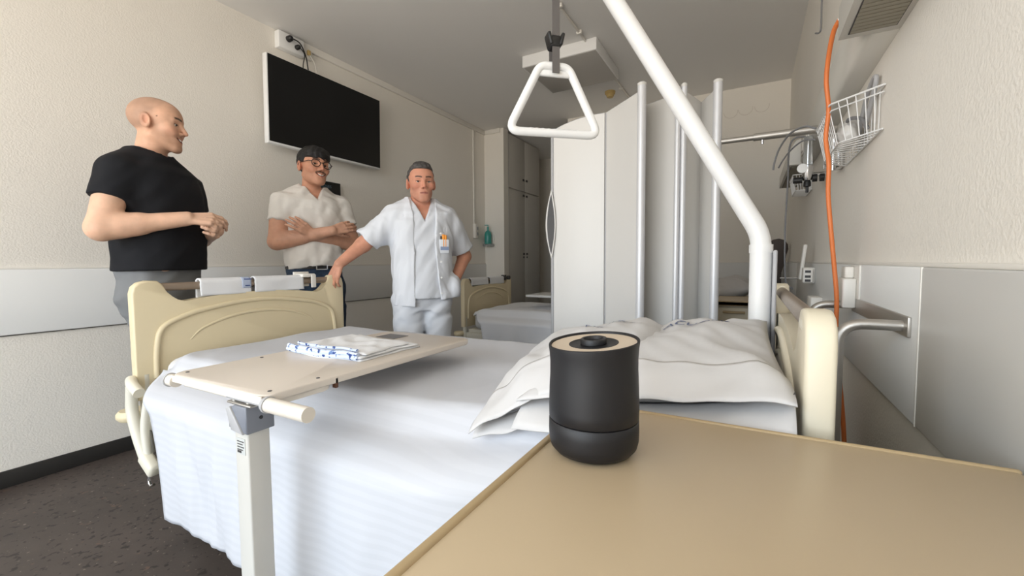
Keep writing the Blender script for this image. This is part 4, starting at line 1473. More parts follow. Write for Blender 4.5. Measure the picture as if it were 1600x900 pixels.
def hand_prims(wrist, d, n, side, curl, spread=0.10, thumb=0.6, s=1.0, tc=0.5):
    """wrist point, finger direction d, back-of-hand normal n, side=+1 thumb towards d x n; curl per joint (list of 4 triples)"""
    d = np.asarray(d, float)
    d /= np.linalg.norm(d)
    n = np.asarray(n, float)
    n = n - d * (n @ d)
    n /= np.linalg.norm(n)
    l = np.cross(d, n) * side                      # towards the thumb
    w = np.asarray(wrist, float)
    pr = []
    k1 = []
    for i, off in enumerate((0.030, 0.010, -0.010, -0.028)):
        kn = w + d * (0.092 - (0.004, 0, 0.004, 0.012)[i]) * s + l * off * s
        k1.append(kn)
        pr.append(('c', w + d * 0.012 * s + l * off * 0.55 * s, kn, 0.0155 * s, 0.0118 * s))
    L = ((0.042, 0.026, 0.020), (0.046, 0.030, 0.021), (0.043, 0.028, 0.020), (0.034, 0.021, 0.018))
    for i in range(4):
        a = 0.0
        p0 = k1[i]
        off = (1.0, 0.25, -0.35, -1.0)[i] * spread
        for j in range(3):
            a += curl[i][j]
            dd = d * math.cos(a) - n * math.sin(a)
            dd = dd * math.cos(off) + l * math.sin(off)
            p1 = p0 + dd * L[i][j] * s
            pr.append(('c', p0, p1, (0.0098, 0.0088, 0.0080)[j] * s * (0.9 if i == 3 else 1), (0.0088, 0.0080, 0.0068)[j] * s * (0.9 if i == 3 else 1)))
            p0 = p1
    tb = w + d * 0.022 * s + l * 0.022 * s - n * 0.006 * s
    dd = d * math.cos(thumb) + l * math.sin(thumb) - n * 0.35
    dd /= np.linalg.norm(dd)
    t1 = tb + dd * 0.042 * s
    d2 = dd * math.cos(tc) + (d * 0.6 - n * 0.5) * math.sin(tc)
    d2 /= np.linalg.norm(d2)
    t2 = t1 + d2 * 0.034 * s
    d3 = d2 * 0.8 + (d - n * 0.4) * 0.35
    d3 /= np.linalg.norm(d3)
    t3 = t2 + d3 * 0.026 * s
    pr += [('c', tb, t1, 0.0150 * s, 0.0118 * s), ('c', t1, t2, 0.0112 * s, 0.0098 * s), ('c', t2, t3, 0.0098 * s, 0.0076 * s)]
    return pr


def head_sdf(q, o):
    """head in its own frame: x right, y forward, z up, origin at eye height between the ears. o: options"""
    x, y, z = q[:, 0], q[:, 1], q[:, 2]
    m = np.stack([np.abs(x), y, z], 1)
    d = ell(q, (0, -0.008, 0.036), (0.0755, 0.099, 0.083))
    d = smin(d, ell(q, (0, 0.040, 0.030), (0.064, 0.058, 0.062)), 0.03)
    d = smin(d, ell(q, (0, 0.034, -0.035), (0.0600 * o.get('jw', 1), 0.060, 0.078)), 0.03)
    d = smin(d, rcone(m, (0.050 * o.get('jw', 1), 0.004, -0.056), (0.018, 0.076, -0.098), 0.017, 0.015), 0.03)
    d = smin(d, ell(q, (0, 0.082, -0.101), (0.020, 0.017, 0.017)), 0.02)
    # brow, cheekbones
    d = smin(d, rcone(m, (0.008, 0.090, 0.022), (0.042, 0.078, 0.022), 0.010, 0.009), 0.014)
    d = smin(d, ell(m, (0.046, 0.066, -0.022), (0.020, 0.022, 0.018)), 0.022)
    if o.get('smile'):
        d = smin(d, ell(m, (0.036, 0.079, -0.036), (0.017, 0.016, 0.017)), 0.014)
    # eye sockets
    d = smax(d, -ell(m, (0.032, 0.103, 0.004), (0.020, 0.020, 0.0125)), 0.010)
    # nose
    nl = o.get('nose', 1.0)
    d = smin(d, rcone(q, (0, 0.092, 0.014), (0, 0.0935 + 0.022 * nl, -0.028), 0.0078, 0.0090), 0.011)
    d = smin(d, ell(m, (0.0115, 0.101, -0.033), (0.0078, 0.0105, 0.0070)), 0.008)
    # upper eyelids
    d = smin(d, rcone(m, (0.021, 0.0868, 0.0078), (0.043, 0.0815, 0.0066), 0.0048, 0.0044), 0.004)
    d = smin(d, rcone(m, (0.022, 0.0862, -0.0075), (0.042, 0.0810, -0.006), 0.0036, 0.0032), 0.005)
    # mouth: muzzle, lips, slit
    d = smin(d, ell(q, (0, 0.078, -0.064), (0.034, 0.021, 0.026)), 0.016)
    w = o.get('mw', 0.025)
    up = o.get('up', 0.0)
    cu = (w, 0.0855, -0.064 + up)
    d = smin(d, rcone(m, (0, 0.0985, -0.0585), cu, 0.0050, 0.0028), 0.004)
    d = smin(d, rcone(m, (0, 0.0965, -0.0715 - o.get('open', 0)), cu, 0.0056, 0.0028), 0.004)
    slit = rcone(m, (0, 0.106, -0.0645 - o.get('open', 0) * 0.5), (w, 0.0905, -0.064 + up), 0.0022 + o.get('open', 0) * 0.55, 0.0015)
    d = smax(d, -slit, 0.003)
    # ears
    R = rotz(-0.35) @ rotx(0.18)
    qe = m
    e = ell(qe, (0.0785, -0.010, -0.003), (0.0115, 0.0235, 0.0335), R)
    e = smax(e, -ell(qe, (0.0905, -0.004, 0.001), (0.008, 0.0135, 0.0205), R), 0.004)
    d = smin(d, e, 0.008)
    # nape and neck come from the body
    return d


def head_color(q, base, o):
    """skin tint by head region (lips, brows, beard shadow, cropped scalp)"""
    x, y, z = np.abs(q[:, 0]), q[:, 1], q[:, 2]
    c = np.tile(np.asarray(lin(base)), (len(q), 1))

    def mix(mask, rgb, a):
        nonlocal c
        k = (np.clip(mask, 0, 1) * a)[:, None]
        c = c * (1 - k) + np.asarray(lin(rgb)) * k

    def blob(cx, cy, cz, rx, ry, rz, soft=0.4):
        k = np.sqrt(((x - cx) / rx) ** 2 + ((y - cy) / ry) ** 2 + ((z - cz) / rz) ** 2)
        return np.clip((1 - k) / soft, 0, 1)
    red = o.get('red', (196, 120, 98))
    mix(blob(0.045, 0.075, -0.03, 0.035, 0.05, 0.03, 0.9), red, 0.35)
    mix(blob(0, 0.113, -0.03, 0.018, 0.03, 0.02, 0.9), red, 0.45)
    mix(blob(0.08, -0.01, 0.0, 0.02, 0.035, 0.04, 0.6), red, 0.45)
    if 'stubble' in o:
        st = np.clip((-0.030 - z) / 0.025, 0, 1) * np.clip((y - 0.0) / 0.03, 0, 1) * np.clip((z + 0.135) / 0.02, 0, 1)
        mix(st, o['stubble'][0], o['stubble'][1])
    if 'scalp' in o:
        hl = np.clip((z - 0.030 + (y - 0.02) * -0.9) / 0.03, 0, 1) * np.clip((0.062 - y) / 0.05, 0, 1)
        sd = np.clip((z + 0.045) / 0.03, 0, 1) * np.clip((0.005 - y) / 0.035, 0, 1)
        mix(np.maximum(hl, sd), o['scalp'][0], o['scalp'][1])
    # brows
    bz = 0.0265 + 0.004 * np.sin(np.clip((x - 0.01) / 0.04, 0, 1) * 2.4)
    br = np.clip((1 - np.abs(z - bz) / 0.0058) / 0.4, 0, 1) * np.clip((x - 0.009) / 0.004, 0, 1) * np.clip((0.051 - x) / 0.006, 0, 1) * (y > 0.05)
    mix(br, o.get('brow', (60, 44, 36)), 0.9)
    la = np.clip((1 - np.abs(z - (0.0052 - ((x - 0.032) / 0.02) ** 2 * 0.003)) / 0.0026) / 0.5, 0, 1) * (np.abs(x - 0.032) < 0.0145) * (y > 0.07)
    mix(la, (52, 34, 28), 0.85)
    w, up, op = o.get('mw', 0.025), o.get('up', 0.0), o.get('open', 0.0)
    zc = -0.0645 - op * 0.5 + (up + op * 0.5) * np.clip(x / w, 0, 1) ** 1.5
    hgt = 0.0085 + op * 0.7
    lp = np.clip((1 - np.abs(z - zc) / (hgt * (1.05 - 0.7 * np.clip(x / w, 0, 1) ** 2))) / 0.35, 0, 1) * (x < w) * (y > 0.075)
    mix(lp, o.get('lip', (190, 118, 102)), 0.7)
    sl = np.clip((1 - np.abs(z - zc) / (0.002 + op * 0.55)) / 0.5, 0, 1) * (x < w) * (y > 0.07)
    mix(sl, (70, 34, 30), 0.85)
    if o.get('moustache'):
        ms = np.clip((1 - np.abs(z - (-0.0495 + up * 0.5 - 0.006 * np.clip(x / 0.03, 0, 1) ** 2)) / 0.0065) / 0.4, 0, 1) * (x < 0.033) * (y > 0.075)
        mix(ms, o['moustache'], 0.85)
    for mk in o.get('moles', ()):
        k = np.clip((0.0035 - np.sqrt(((q - np.asarray(mk)) ** 2).sum(1))) / 0.0015, 0, 1)
        mix(k, (84, 56, 44), 0.9)
    return c


class Person:
    def __init__(self, label, root, facing, scale=1.0):
        self.o = thing('person', label, 'person', (root[0], root[1], 0.0))
        ang = math.atan2(-facing[0], facing[1])
        self.M = rotz(ang)
        self.root = np.array([root[0], root[1], 0.0])
        self.s = scale

    def world(self, P):
        # object-space coordinates (the person's empty sits at the root, unrotated)
        return (P * self.s) @ self.M.T

    def add(self, name, f, boxes, m, relaxn=1, colf=None, parent=None, label=None):
        Ps, Qs, n = [], [], 0
        for lo, hi, h in boxes:
            P, Q = surfnet(f, lo, hi, h)
            if relaxn:
                P = relax(P, Q, relaxn)
            Ps.append(P)
            Qs.append(Q + n)
            n += len(P)
        P, Q = np.concatenate(Ps), np.concatenate(Qs)
        o = mesh_np(name, self.world(P), Q, m, parent or self.o, colf(P) if colf else None)
        if label:
            o['label'] = label
        return o

    def sub_mesh(self, name, bm, m, parent=None):
        """bmesh in person-local coordinates"""
        T = self.M * self.s
        for v in bm.verts:
            v.co = Vector(T @ np.array(v.co))
        bmesh.ops.recalc_face_normals(bm, faces=bm.faces)
        me = bpy.data.meshes.new(name)
        bm.to_mesh(me)
        bm.free()
        me.materials.append(m)
        me.polygons.foreach_set('use_smooth', [True] * len(me.polygons))
        me.set_sharp_from_angle(angle=0.9)
        o = bpy.data.objects.new(name, me)
        COL.objects.link(o)
        o.parent = parent or self.o
        WLOC[o.name] = WLOC[self.o.name]
        return o


skinm = mat('skin', (210, 160, 130), 0.52, attr='Col', sub=0.08, bump=(240, 0.10, 0.0012), spec=0.35, var=(26, 0.09))
eyew = mat('eye_white', (226, 220, 212), 0.2)
iris = mat('eye_iris', (48, 34, 26), 0.15)
teethm = mat('teeth', (236, 230, 220), 0.25)


def prim_eval(p, prims, d=None, k=0.012):
    for pr in prims:
        if pr[0] == 'c':
            e = rcone(p, pr[1], pr[2], pr[3], pr[4])
            kk = pr[5] if len(pr) > 5 else k
        else:
            e = ell(p, pr[1], pr[2], pr[3] if len(pr) > 3 else None)
            kk = k
        d = e if d is None else smin(d, e, kk)
    return d


def build_person(P, cfg):
    hp = np.asarray(cfg['head'], float)            # head origin (eye level)
    HR = cfg['headR']                              # columns: head axes in person frame
    ho = cfg['ho']
    torso = cfg['torso']
    neck = cfg['neck']
    arms = cfg['arms']
    hands = cfg['hands']
    lx, ly = cfg.get('legoff', (0.0, 0.0))
    legs = [('c', (s * 0.095, 0.0, 0.92), (s * 0.10 + lx * 0.6, 0.015 + ly * 0.6, 0.50), 0.068, 0.050, 0.03) for s in (-1, 1)] + \
           [('c', (s * 0.10 + lx * 0.6, 0.015 + ly * 0.6, 0.50), (s * 0.105 + lx, -0.01 + ly, 0.10), 0.052, 0.036, 0.02) for s in (-1, 1)]
    tb = [(z, rx - 0.016, ry - 0.014, cx, cy) for z, rx, ry, cx, cy in torso]

    hs = cfg.get('hs', 1.0)

    def to_head(p):
        return (p - hp) @ HR / hs

    def body(p):
        d = loft(p, tb)
        d = prim_eval(p, legs, d)
        for pr in neck:
            d = smin(d, rcone(p, *pr[:4]), 0.02)
        q = to_head(p)
        near = np.abs(q).max(1) < 0.25
        hd = np.full(len(p), 1.0)
        if near.any():
            hd[near] = head_sdf(q[near], ho) * hs
        d = smin(d, hd, 0.022)
        d = prim_eval(p, arms, d, 0.02)
        hd2 = None
        for h in hands:
            e = prim_eval(p, h, None, 0.0045)
            hd2 = e if hd2 is None else np.minimum(hd2, e)
        if hd2 is not None:
            d = smin(d, hd2, 0.006)
        return d

    def colf(p):
        q = to_head(p)
        c = head_color(q, cfg['skin'], ho)
        far = np.abs(q).max(1) > 0.2
        c[far] = np.asarray(lin(cfg['skin_arm'] if 'skin_arm' in cfg else cfg['skin']))
        # flushed knuckles
        for h in hands:
            for pr in h:
                pass
        return c
    zc = cfg['zchest']
    allp = np.array([np.asarray(v, float) for h in hands for pr in h for v in (pr[1], pr[2])])
    boxes = [((-0.60, -0.36, 0.06), (0.60, 0.42, zc), 0.0065), ((-0.26, -0.22, zc - 0.012), (0.26, 0.26, hp[2] + 0.15), 0.0030)]
    for h in hands:
        a = np.array([np.asarray(v, float) for pr in h for v in (pr[1], pr[2])])
        boxes.append((a.min(0) - 0.03, a.max(0) + 0.03, 0.0026))
    b = P.add('body', body, boxes, skinm, 1, colf)

    # eyes
    for s in (-1, 1):
        bm = bmesh.new()
        c = np.array([s * 0.0320, 0.0758, 0.0022])
        g = np.array(cfg.get('gaze', (0, 1, 0)), float)
        g /= np.linalg.norm(g)
        bmesh.ops.create_uvsphere(bm, u_segments=20, v_segments=14, radius=0.0125)
        for v in bm.verts:
            v.co = Vector(HR @ (c + np.array(v.co)) * 1.0 * 1.0) if hs == 1 else Vector(HR @ ((c + np.array(v.co)) * hs))
            v.co = v.co + Vector(hp)
        e = P.sub_mesh('eye', bm, eyew)
        bm = bmesh.new()
        bmesh.ops.create_uvsphere(bm, u_segments=16, v_segments=10, radius=0.0066)
        ic = c + g * 0.0082
        for v in bm.verts:
            v.co = Vector(HR @ ((ic + np.array(v.co)) * hs) + hp)
        P.sub_mesh('iris', bm, iris, e)
    # teeth
    if ho.get('open', 0) > 0.001:
        bm = bmesh.new()
        K = 14
        prev = None
        w = ho['mw'] * 0.88
        for k in range(K + 1):
            xx = lerp(-w, w, k / K)
            yy = 0.1008 - 0.0125 * (xx / w) ** 2
            zz = -0.0605 + ho['up'] * 0.75 * abs(xx / w) ** 1.5
            hh = ho['open'] * 1.15 * (1 - 0.55 * (xx / w) ** 2)
            a = bm.verts.new(HR @ (np.array([xx, yy, zz]) * hs) + hp)
            c2 = bm.verts.new(HR @ (np.array([xx, yy - 0.002, zz - hh]) * hs) + hp)
            if prev:
                bm.faces.new((prev[0], a, c2, prev[1]))
            prev = (a, c2)
        P.sub_mesh('teeth', bm, teethm)

    # ---- clothes
    for g in cfg['clothes']:
        P.add(g['name'], g['f'], g['boxes'], g['mat'], g.get('relax', 1), None, None, g.get('label'))
    # ---- hair
    if 'hair' in cfg:
        hf, hm, lab = cfg['hair']
        P.add('hair', lambda p: hf(to_head(p), p), [(hp - 0.19, hp + 0.19, 0.0034)], hm, 1, None, None, lab)
    # ---- shoes
    for s in (-1, 1):
        def shoe(p, s=s):
            p = p - np.array([lx, ly, 0.0])
            d = rcone(p, (s * 0.105, -0.04, 0.045), (s * 0.12, 0.16, 0.032), 0.045, 0.036)
            d = smin(d, rcone(p, (s * 0.105, -0.015, 0.05), (s * 0.105, -0.012, 0.12), 0.046, 0.042), 0.02)
            return np.maximum(d, 0.002 - p[:, 2])
        P.add('shoe', shoe, [((s * 0.11 - 0.09 + lx, -0.13 + ly, -0.02), (s * 0.11 + 0.09 + lx, 0.25 + ly, 0.2), 0.008)], cfg['shoe'], 1)
    return b


def wr(p, a, f, s, dirv=(1, 0.3, 0.8)):
    """soft cloth folds"""
    d = np.asarray(dirv, float)
    u = p @ d * f
    v = p @ np.array([0.4, -0.9, 0.5]) * f * 0.7
    return a * (np.sin(u + 1.7 * np.sin(v + s)) + 0.6 * np.sin(2.1 * v + 1.3 * np.sin(1.4 * u - s)))


def trousers_f(zt, ext=0.0, fold=0.003, lw=0.105, lx=0.0, ly=0.0):
    def f(p):
        d = loft(p, [(0.80, 0.155 + ext, 0.105 + ext, 0, 0.0), (0.92, 0.172 + ext, 0.118 + ext, 0, 0.0), (1.0, 0.168 + ext, 0.118 + ext, 0, 0.0), (zt, 0.160 + ext, 0.116 + ext, 0, 0.0)])
        for s in (-1, 1):
            d = smin(d, rcone(p, (s * 0.090, 0.0, 0.88), (s * 0.100 + lx * 0.6, 0.015 + ly * 0.6, 0.48), lw, 0.085), 0.02)
            d = smin(d, rcone(p, (s * 0.100 + lx * 0.6, 0.015 + ly * 0.6, 0.48), (s * 0.106 + lx, -0.005 + ly, 0.07), 0.085, 0.078), 0.02)
        d = d + wr(p, fold, 30, 1.0, (0.8, 0.2, 1)) + wr(p, fold * 0.5, 60, 2.0, (0.3, 0.2, 1))
        d = np.maximum(d, 0.055 - p[:, 2])
        return np.maximum(d, p[:, 2] - zt)
    return f


def sleeve(p, a, b, ra, rb, cut):
    """sleeve from shoulder a to b, open end cut square at fraction cut"""
    a = np.asarray(a, float)
    b = np.asarray(b, float)
    e = a + (b - a) * cut
    ax = (b - a) / np.linalg.norm(b - a)
    d = rcone(p, a, a + (b - a) * (cut + 0.12), ra, rb)
    return np.maximum(d, (p - e) @ ax)


# =================================================================== man in the black T-shirt
P1 = Person('bald man in a black T-shirt and grey trousers standing by the wall, hands clasped', (-2.49, 0.985), (0.878, 0.477), 1.03)
T1 = lift([(0.86, 0.165, 0.120, 0, 0.0), (0.98, 0.178, 0.132, 0, 0.005), (1.08, 0.176, 0.138, 0, 0.012), (1.20, 0.180, 0.136, 0, 0.012), (1.32, 0.190, 0.134, 0, 0.006), (1.40, 0.184, 0.116, 0, -0.006), (1.455, 0.150, 0.090, 0, -0.020), (1.50, 0.085, 0.066, 0, -0.024)])
shR, elR, wrR = np.array([0.190, 0.000, 1.410]), np.array([0.272, -0.004, 1.172]), np.array([0.098, 0.215, 1.225])
shL, elL, wrL = np.array([-0.190, 0.000, 1.410]), np.array([-0.272, -0.004, 1.165]), np.array([-0.070, 0.225, 1.185])
arms1 = [('c', shR, elR, 0.062, 0.050, 0.03), ('c', elR, wrR, 0.050, 0.031, 0.02), ('c', elR + (wrR - elR) * 0.2, elR + (wrR - elR) * 0.4, 0.049, 0.045, 0.02),
         ('c', shL, elL, 0.062, 0.050, 0.03), ('c', elL, wrL, 0.050, 0.031, 0.02)]
dR = (wrR - elR) / np.linalg.norm(wrR - elR)
h1 = [hand_prims(wrR, (-0.60, 0.79, 0.02), (0.58, 0.40, 0.70), -1, [(0.45, 0.45, 0.3), (0.6, 0.55, 0.35), (0.75, 0.65, 0.35), (0.9, 0.75, 0.4)], 0.04, 0.35, 1.0),
      hand_prims(wrL, (0.70, 0.62, -0.05), (-0.50, 0.78, -0.30), 1, [(0.55, 0.7, 0.4)] * 4, 0.02, 0.3, 1.0)]
hy = math.radians(20)                            # head turned to his left
HR1 = rotz(hy) @ rotx(math.radians(-3))


def shirt1(p):
    d = loft(p, [(0.98, 0.196, 0.150, 0, 0.006)] + [(z, rx + 0.010, ry + 0.012, cx, cy) for z, rx, ry, cx, cy in T1[2:]])
    for a, b in ((shR, elR), (shL, elL)):
        d = smin(d, sleeve(p, a, b, 0.068, 0.070, 0.50), 0.045)
    d = smin(d, rcone(np.stack([np.abs(p[:, 0]), p[:, 1], p[:, 2]], 1), (0.05, -0.028, 1.512), (0.185, -0.01, 1.432), 0.045, 0.050), 0.03)
    d = d + wr(p, 0.0018, 28, 0.4) + wr(p, 0.0010, 58, 1.4, (0.7, 0.3, 0.9))
    d = smax(d, -rcone(p, (0, -0.024, 1.515), (0, 0.02, 1.60), 0.060, 0.085), 0.004)
    return np.maximum(d, 0.995 + 0.012 * p[:, 1] - p[:, 2])


black_t = mat('black_cotton', (27, 28, 32), 0.85, spec=0.25, bump=(40, 0.1, 0.003))
greyt = mat('grey_trouser_cloth', (122, 124, 126), 0.85, spec=0.2, bump=(60, 0.1, 0.002))
cfg1 = dict(head=(0.005, 0.020, 1.663), headR=HR1, hs=1.0,
            ho=dict(smile=1, mw=0.032, up=0.010, open=0.0060, nose=1.05, stubble=((150, 112, 88), 0.35), scalp=((150, 122, 104), 0.6), brow=(52, 38, 30), red=(208, 128, 100), moles=((0.0735, 0.030, 0.022),)),
            gaze=(-0.2, 1, -0.05), torso=T1, neck=[((0, -0.030, 1.47), (0.003, 0.000, 1.60), 0.062, 0.056)],
            arms=arms1, hands=h1, skin=(216, 170, 142), skin_arm=(220, 178, 151), zchest=1.42,
            clothes=[dict(name='t_shirt', f=shirt1, boxes=[((-0.42, -0.28, 0.96), (0.42, 0.30, 1.60), 0.0065)], mat=black_t, label='black short-sleeved T-shirt'),
                     dict(name='trousers', f=trousers_f(1.05, 0.008, 0.003, 0.100, -0.14, 0.165), boxes=[((-0.42, -0.2, 0.02), (0.3, 0.36, 1.08), 0.0085)], mat=greyt, label='grey trousers')],
            legoff=(-0.14, 0.165), shoe=mat('white_shoe', (200, 198, 194), 0.6))
build_person(P1, cfg1)

# =================================================================== man in the white T-shirt with glasses
P2 = Person('man in glasses and a white T-shirt standing with folded arms', (-2.56, 1.875), (0.955, -0.296), 1.015)
T2 = lift([(0.86, 0.160, 0.112, 0, 0.0), (0.98, 0.165, 0.116, 0, 0.0), (1.08, 0.158, 0.114, 0, 0.0), (1.20, 0.172, 0.120, 0, 0.004), (1.32, 0.190, 0.124, 0, 0.004), (1.40, 0.190, 0.112, 0, -0.004), (1.455, 0.145, 0.082, 0, -0.016), (1.50, 0.080, 0.056, 0, -0.020)])
s2R, e2R, w2R = np.array([0.190, 0.000, 1.420]), np.array([0.236, 0.055, 1.175]), np.array([-0.045, 0.200, 1.245])
s2L, e2L, w2L = np.array([-0.190, 0.000, 1.420]), np.array([-0.244, 0.050, 1.165]), np.array([0.050, 0.150, 1.215])
arms2 = [('c', s2R, e2R, 0.060, 0.049, 0.03), ('c', e2R, w2R, 0.050, 0.031, 0.02), ('c', s2L, e2L, 0.060, 0.049, 0.03), ('c', e2L, w2L, 0.050, 0.031, 0.02),
         ('c', e2R + (w2R - e2R) * 0.15, e2R + (w2R - e2R) * 0.45, 0.050, 0.044, 0.02)]
h2 = [hand_prims(w2R, (-0.93, -0.02, 0.30), (0.10, 0.95, 0.2), 1, [(0.25, 0.3, 0.2)] * 4, 0.06, 0.5, 1.0),
      hand_prims(w2L, (0.80, 0.25, 0.52), (0.15, 0.90, 0.15), -1, [(0.15, 0.35, 0.3), (0.18, 0.4, 0.3), (0.2, 0.4, 0.3), (0.25, 0.4, 0.3)], 0.10, 0.55, 1.0)]
HR2 = rotz(math.radians(9)) @ roty(math.radians(-4)) @ rotx(math.radians(3))


def shirt2(p):
    d = loft(p, [(1.00, 0.168, 0.126, 0, 0.004), (1.06, 0.178, 0.138, 0, 0.006)] + [(z, rx + 0.008, ry + 0.010, cx, cy) for z, rx, ry, cx, cy in T2[3:]])
    for a, b in ((s2R, e2R), (s2L, e2L)):
        d = smin(d, sleeve(p, a, b, 0.068, 0.066, 0.50), 0.045)
    d = smin(d, rcone(np.stack([np.abs(p[:, 0]), p[:, 1], p[:, 2]], 1), (0.05, -0.025, 1.510), (0.185, -0.006, 1.438), 0.042, 0.048), 0.03)
    fold = wr(p, 0.0040, 34, 2.0, (1, 0.2, 0.5)) + wr(p, 0.0022, 62, 0.7, (0.9, 0.1, -0.55))
    d = d + fold
    d = smax(d, -rcone(p, (0, -0.020, 1.51), (0, 0.01, 1.59), 0.058, 0.080), 0.004)
    # V neck
    vcut = np.maximum(np.abs(p[:, 0]) - (p[:, 2] - 1.445) * 0.62, 0.02 - p[:, 1])
    d = smax(d, -vcut, 0.003)
    return np.maximum(d, 1.015 - 0.03 * np.abs(p[:, 0]) / 0.2 - p[:, 2] + 0.012)


white_t = mat('white_cotton', (224, 219, 212), 0.85, spec=0.2, bump=(50, 0.12, 0.003))
jeans = mat('dark_denim', (54, 68, 88), 0.85, spec=0.2, var=(30, 0.25))


def hair2(q, p):
    z, y, x = q[:, 2], q[:, 1], np.abs(q[:, 0])
    lump = 0.0015 * np.sin(q[:, 0] * 130 + 9 * np.sin(q[:, 1] * 30)) + 0.0015 * np.sin(q[:, 1] * 110 + 4 * np.sin(q[:, 2] * 50))
    d = ell(q, (0, -0.004, 0.044), (0.084, 0.112, 0.090)) + lump
    fringe = ell(q, (0.0, 0.064, 0.066), (0.070, 0.045, 0.042)) + lump
    d = smin(d, fringe, 0.02)
    # cut along the hairline
    line = np.where(y > 0.03, 0.050 + 0.004 * np.sin(q[:, 0] * 160), np.where(y > 0.0, 0.050 - (0.03 - y) * 1.6, np.where(y > -0.035, 0.002 + 0.5 * (-y) * 0, -0.062)))
    side = np.interp(y, [-0.12, -0.045, -0.035, -0.02, 0.012, 0.030, 0.045, 0.12], [-0.070, -0.070, -0.045, 0.030, 0.018, 0.012, 0.036, 0.034])
    line = side + 0.004 * np.sin(q[:, 0] * 150 + y * 60)
    return smax(d, line - z, 0.006)


hairdark = mat('dark_hair', (17, 15, 15), 0.6, bump=(160, 0.5, 0.004))
cfg2 = dict(head=(0.0, 0.030, 1.658), headR=HR2, hs=1.06,
            ho=dict(smile=1, mw=0.030, up=0.011, open=0.006, nose=1.0, stubble=((150, 112, 92), 0.25), moustache=(74, 52, 42), brow=(38, 28, 24), red=(190, 112, 92)),
            gaze=(0.1, 1, 0.0), torso=T2, neck=[((0, -0.026, 1.46), (0.002, 0.006, 1.60), 0.058, 0.054)],
            arms=arms2, hands=h2, skin=(205, 150, 122), skin_arm=(206, 156, 130), zchest=1.41,
            clothes=[dict(name='t_shirt', f=shirt2, boxes=[((-0.42, -0.26, 0.98), (0.42, 0.30, 1.60), 0.006)], mat=white_t, label='white V-necked T-shirt'),
                     dict(name='jeans', f=trousers_f(1.045, 0.002), boxes=[((-0.3, -0.2, 0.02), (0.3, 0.22, 1.07), 0.0085)], mat=jeans, label='dark blue jeans')],
            hair=(hair2, hairdark, 'short dark hair with a fringe'), shoe=mat('dark_shoe', (50, 46, 44), 0.5))
build_person(P2, cfg2)
# belt
bm = bmesh.new()
K = 48
ring = []
for k in range(K):
    a = 2 * math.pi * k / K
    ca, sa = math.cos(a), math.sin(a)
    rr = (abs(ca / 0.170) ** 2.4 + abs(sa / 0.126) ** 2.4) ** (-1 / 2.4)
    ring.append([bm.verts.new((ca * (rr + o), sa * (rr + o), z)) for o, z in ((0.0, 1.005), (0.004, 1.005), (0.004, 1.042), (0.0, 1.042))])
for k in range(K):
    A_, B_ = ring[k], ring[(k + 1) % K]
    for j in range(4):
        bm.faces.new((A_[j], B_[j], B_[(j + 1) % 4], A_[(j + 1) % 4]))
blt = P2.sub_mesh('belt', bm, mat('black_leather', (30, 28, 27), 0.4))
bm = bmesh.new()
for (x0, x1, z0, z1) in ((-0.034, 0.034, 1.042, 1.048), (-0.034, 0.034, 0.999, 1.005), (-0.036, -0.030, 0.999, 1.048), (0.030, 0.036, 0.999, 1.048)):
    add_box(bm, (x0, 0.126, z0), (x1, 0.134, z1))
P2.sub_mesh('buckle', bm, chrome, blt)
# glasses
gm = mat('tortoise_acetate', (44, 28, 22), 0.3)
hp2 = np.asarray(cfg2['head'])


def head_pts(HRm, hpv, pts):
    return [Vector(HRm @ (np.asarray(q, float) * 1.06) + hpv) for q in pts]


bm = bmesh.new()
for s in (-1, 1):
    loop = []
    for k in range(28):
        a = 2 * math.pi * k / 28
        ca, sa = math.cos(a), math.sin(a)
        loop.append((s * 0.0350 + 0.0260 * ca, 0.1055 - 0.25 * abs(s * 0.0350 + 0.0260 * ca) ** 1.0 * 0.25, 0.001 + 0.0205 * sa + 0.002 * abs(ca)))
    add_tube(bm, head_pts(HR2, hp2, loop), 0.0026, 8, True)
add_tube(bm, head_pts(HR2, hp2, [(-0.0115, 0.1050, 0.006), (0, 0.1085, 0.009), (0.0115, 0.1050, 0.006)]), 0.0024, 8)
for s in (-1, 1):
    add_tube(bm, head_pts(HR2, hp2, [(s * 0.0565, 0.1005, 0.010), (s * 0.074, 0.090, 0.011), (s * 0.0795, 0.05, 0.012), (s * 0.083, 0.0, 0.013), (s * 0.082, -0.02, 0.0), (s * 0.080, -0.03, -0.015)]), 0.0024, 8)
gl = P2.sub_mesh('glasses', bm, gm)
gl['label'] = 'round dark-framed glasses'

# =================================================================== man in white hospital clothes
P3 = Person('grey-haired man in white hospital clothes leaning one hand on the footboard', (-1.80, 2.075), (0.80, -0.60), 0.945)
T3 = lift([(0.84, 0.160, 0.112, 0, 0.0), (0.96, 0.170, 0.122, 0, 0.004), (1.08, 0.168, 0.126, 0, 0.008), (1.20, 0.176, 0.126, 0, 0.006), (1.32, 0.186, 0.122, 0, 0.002), (1.40, 0.180, 0.108, 0, -0.006), (1.455, 0.138, 0.080, 0, -0.016), (1.50, 0.078, 0.056, 0, -0.020)])
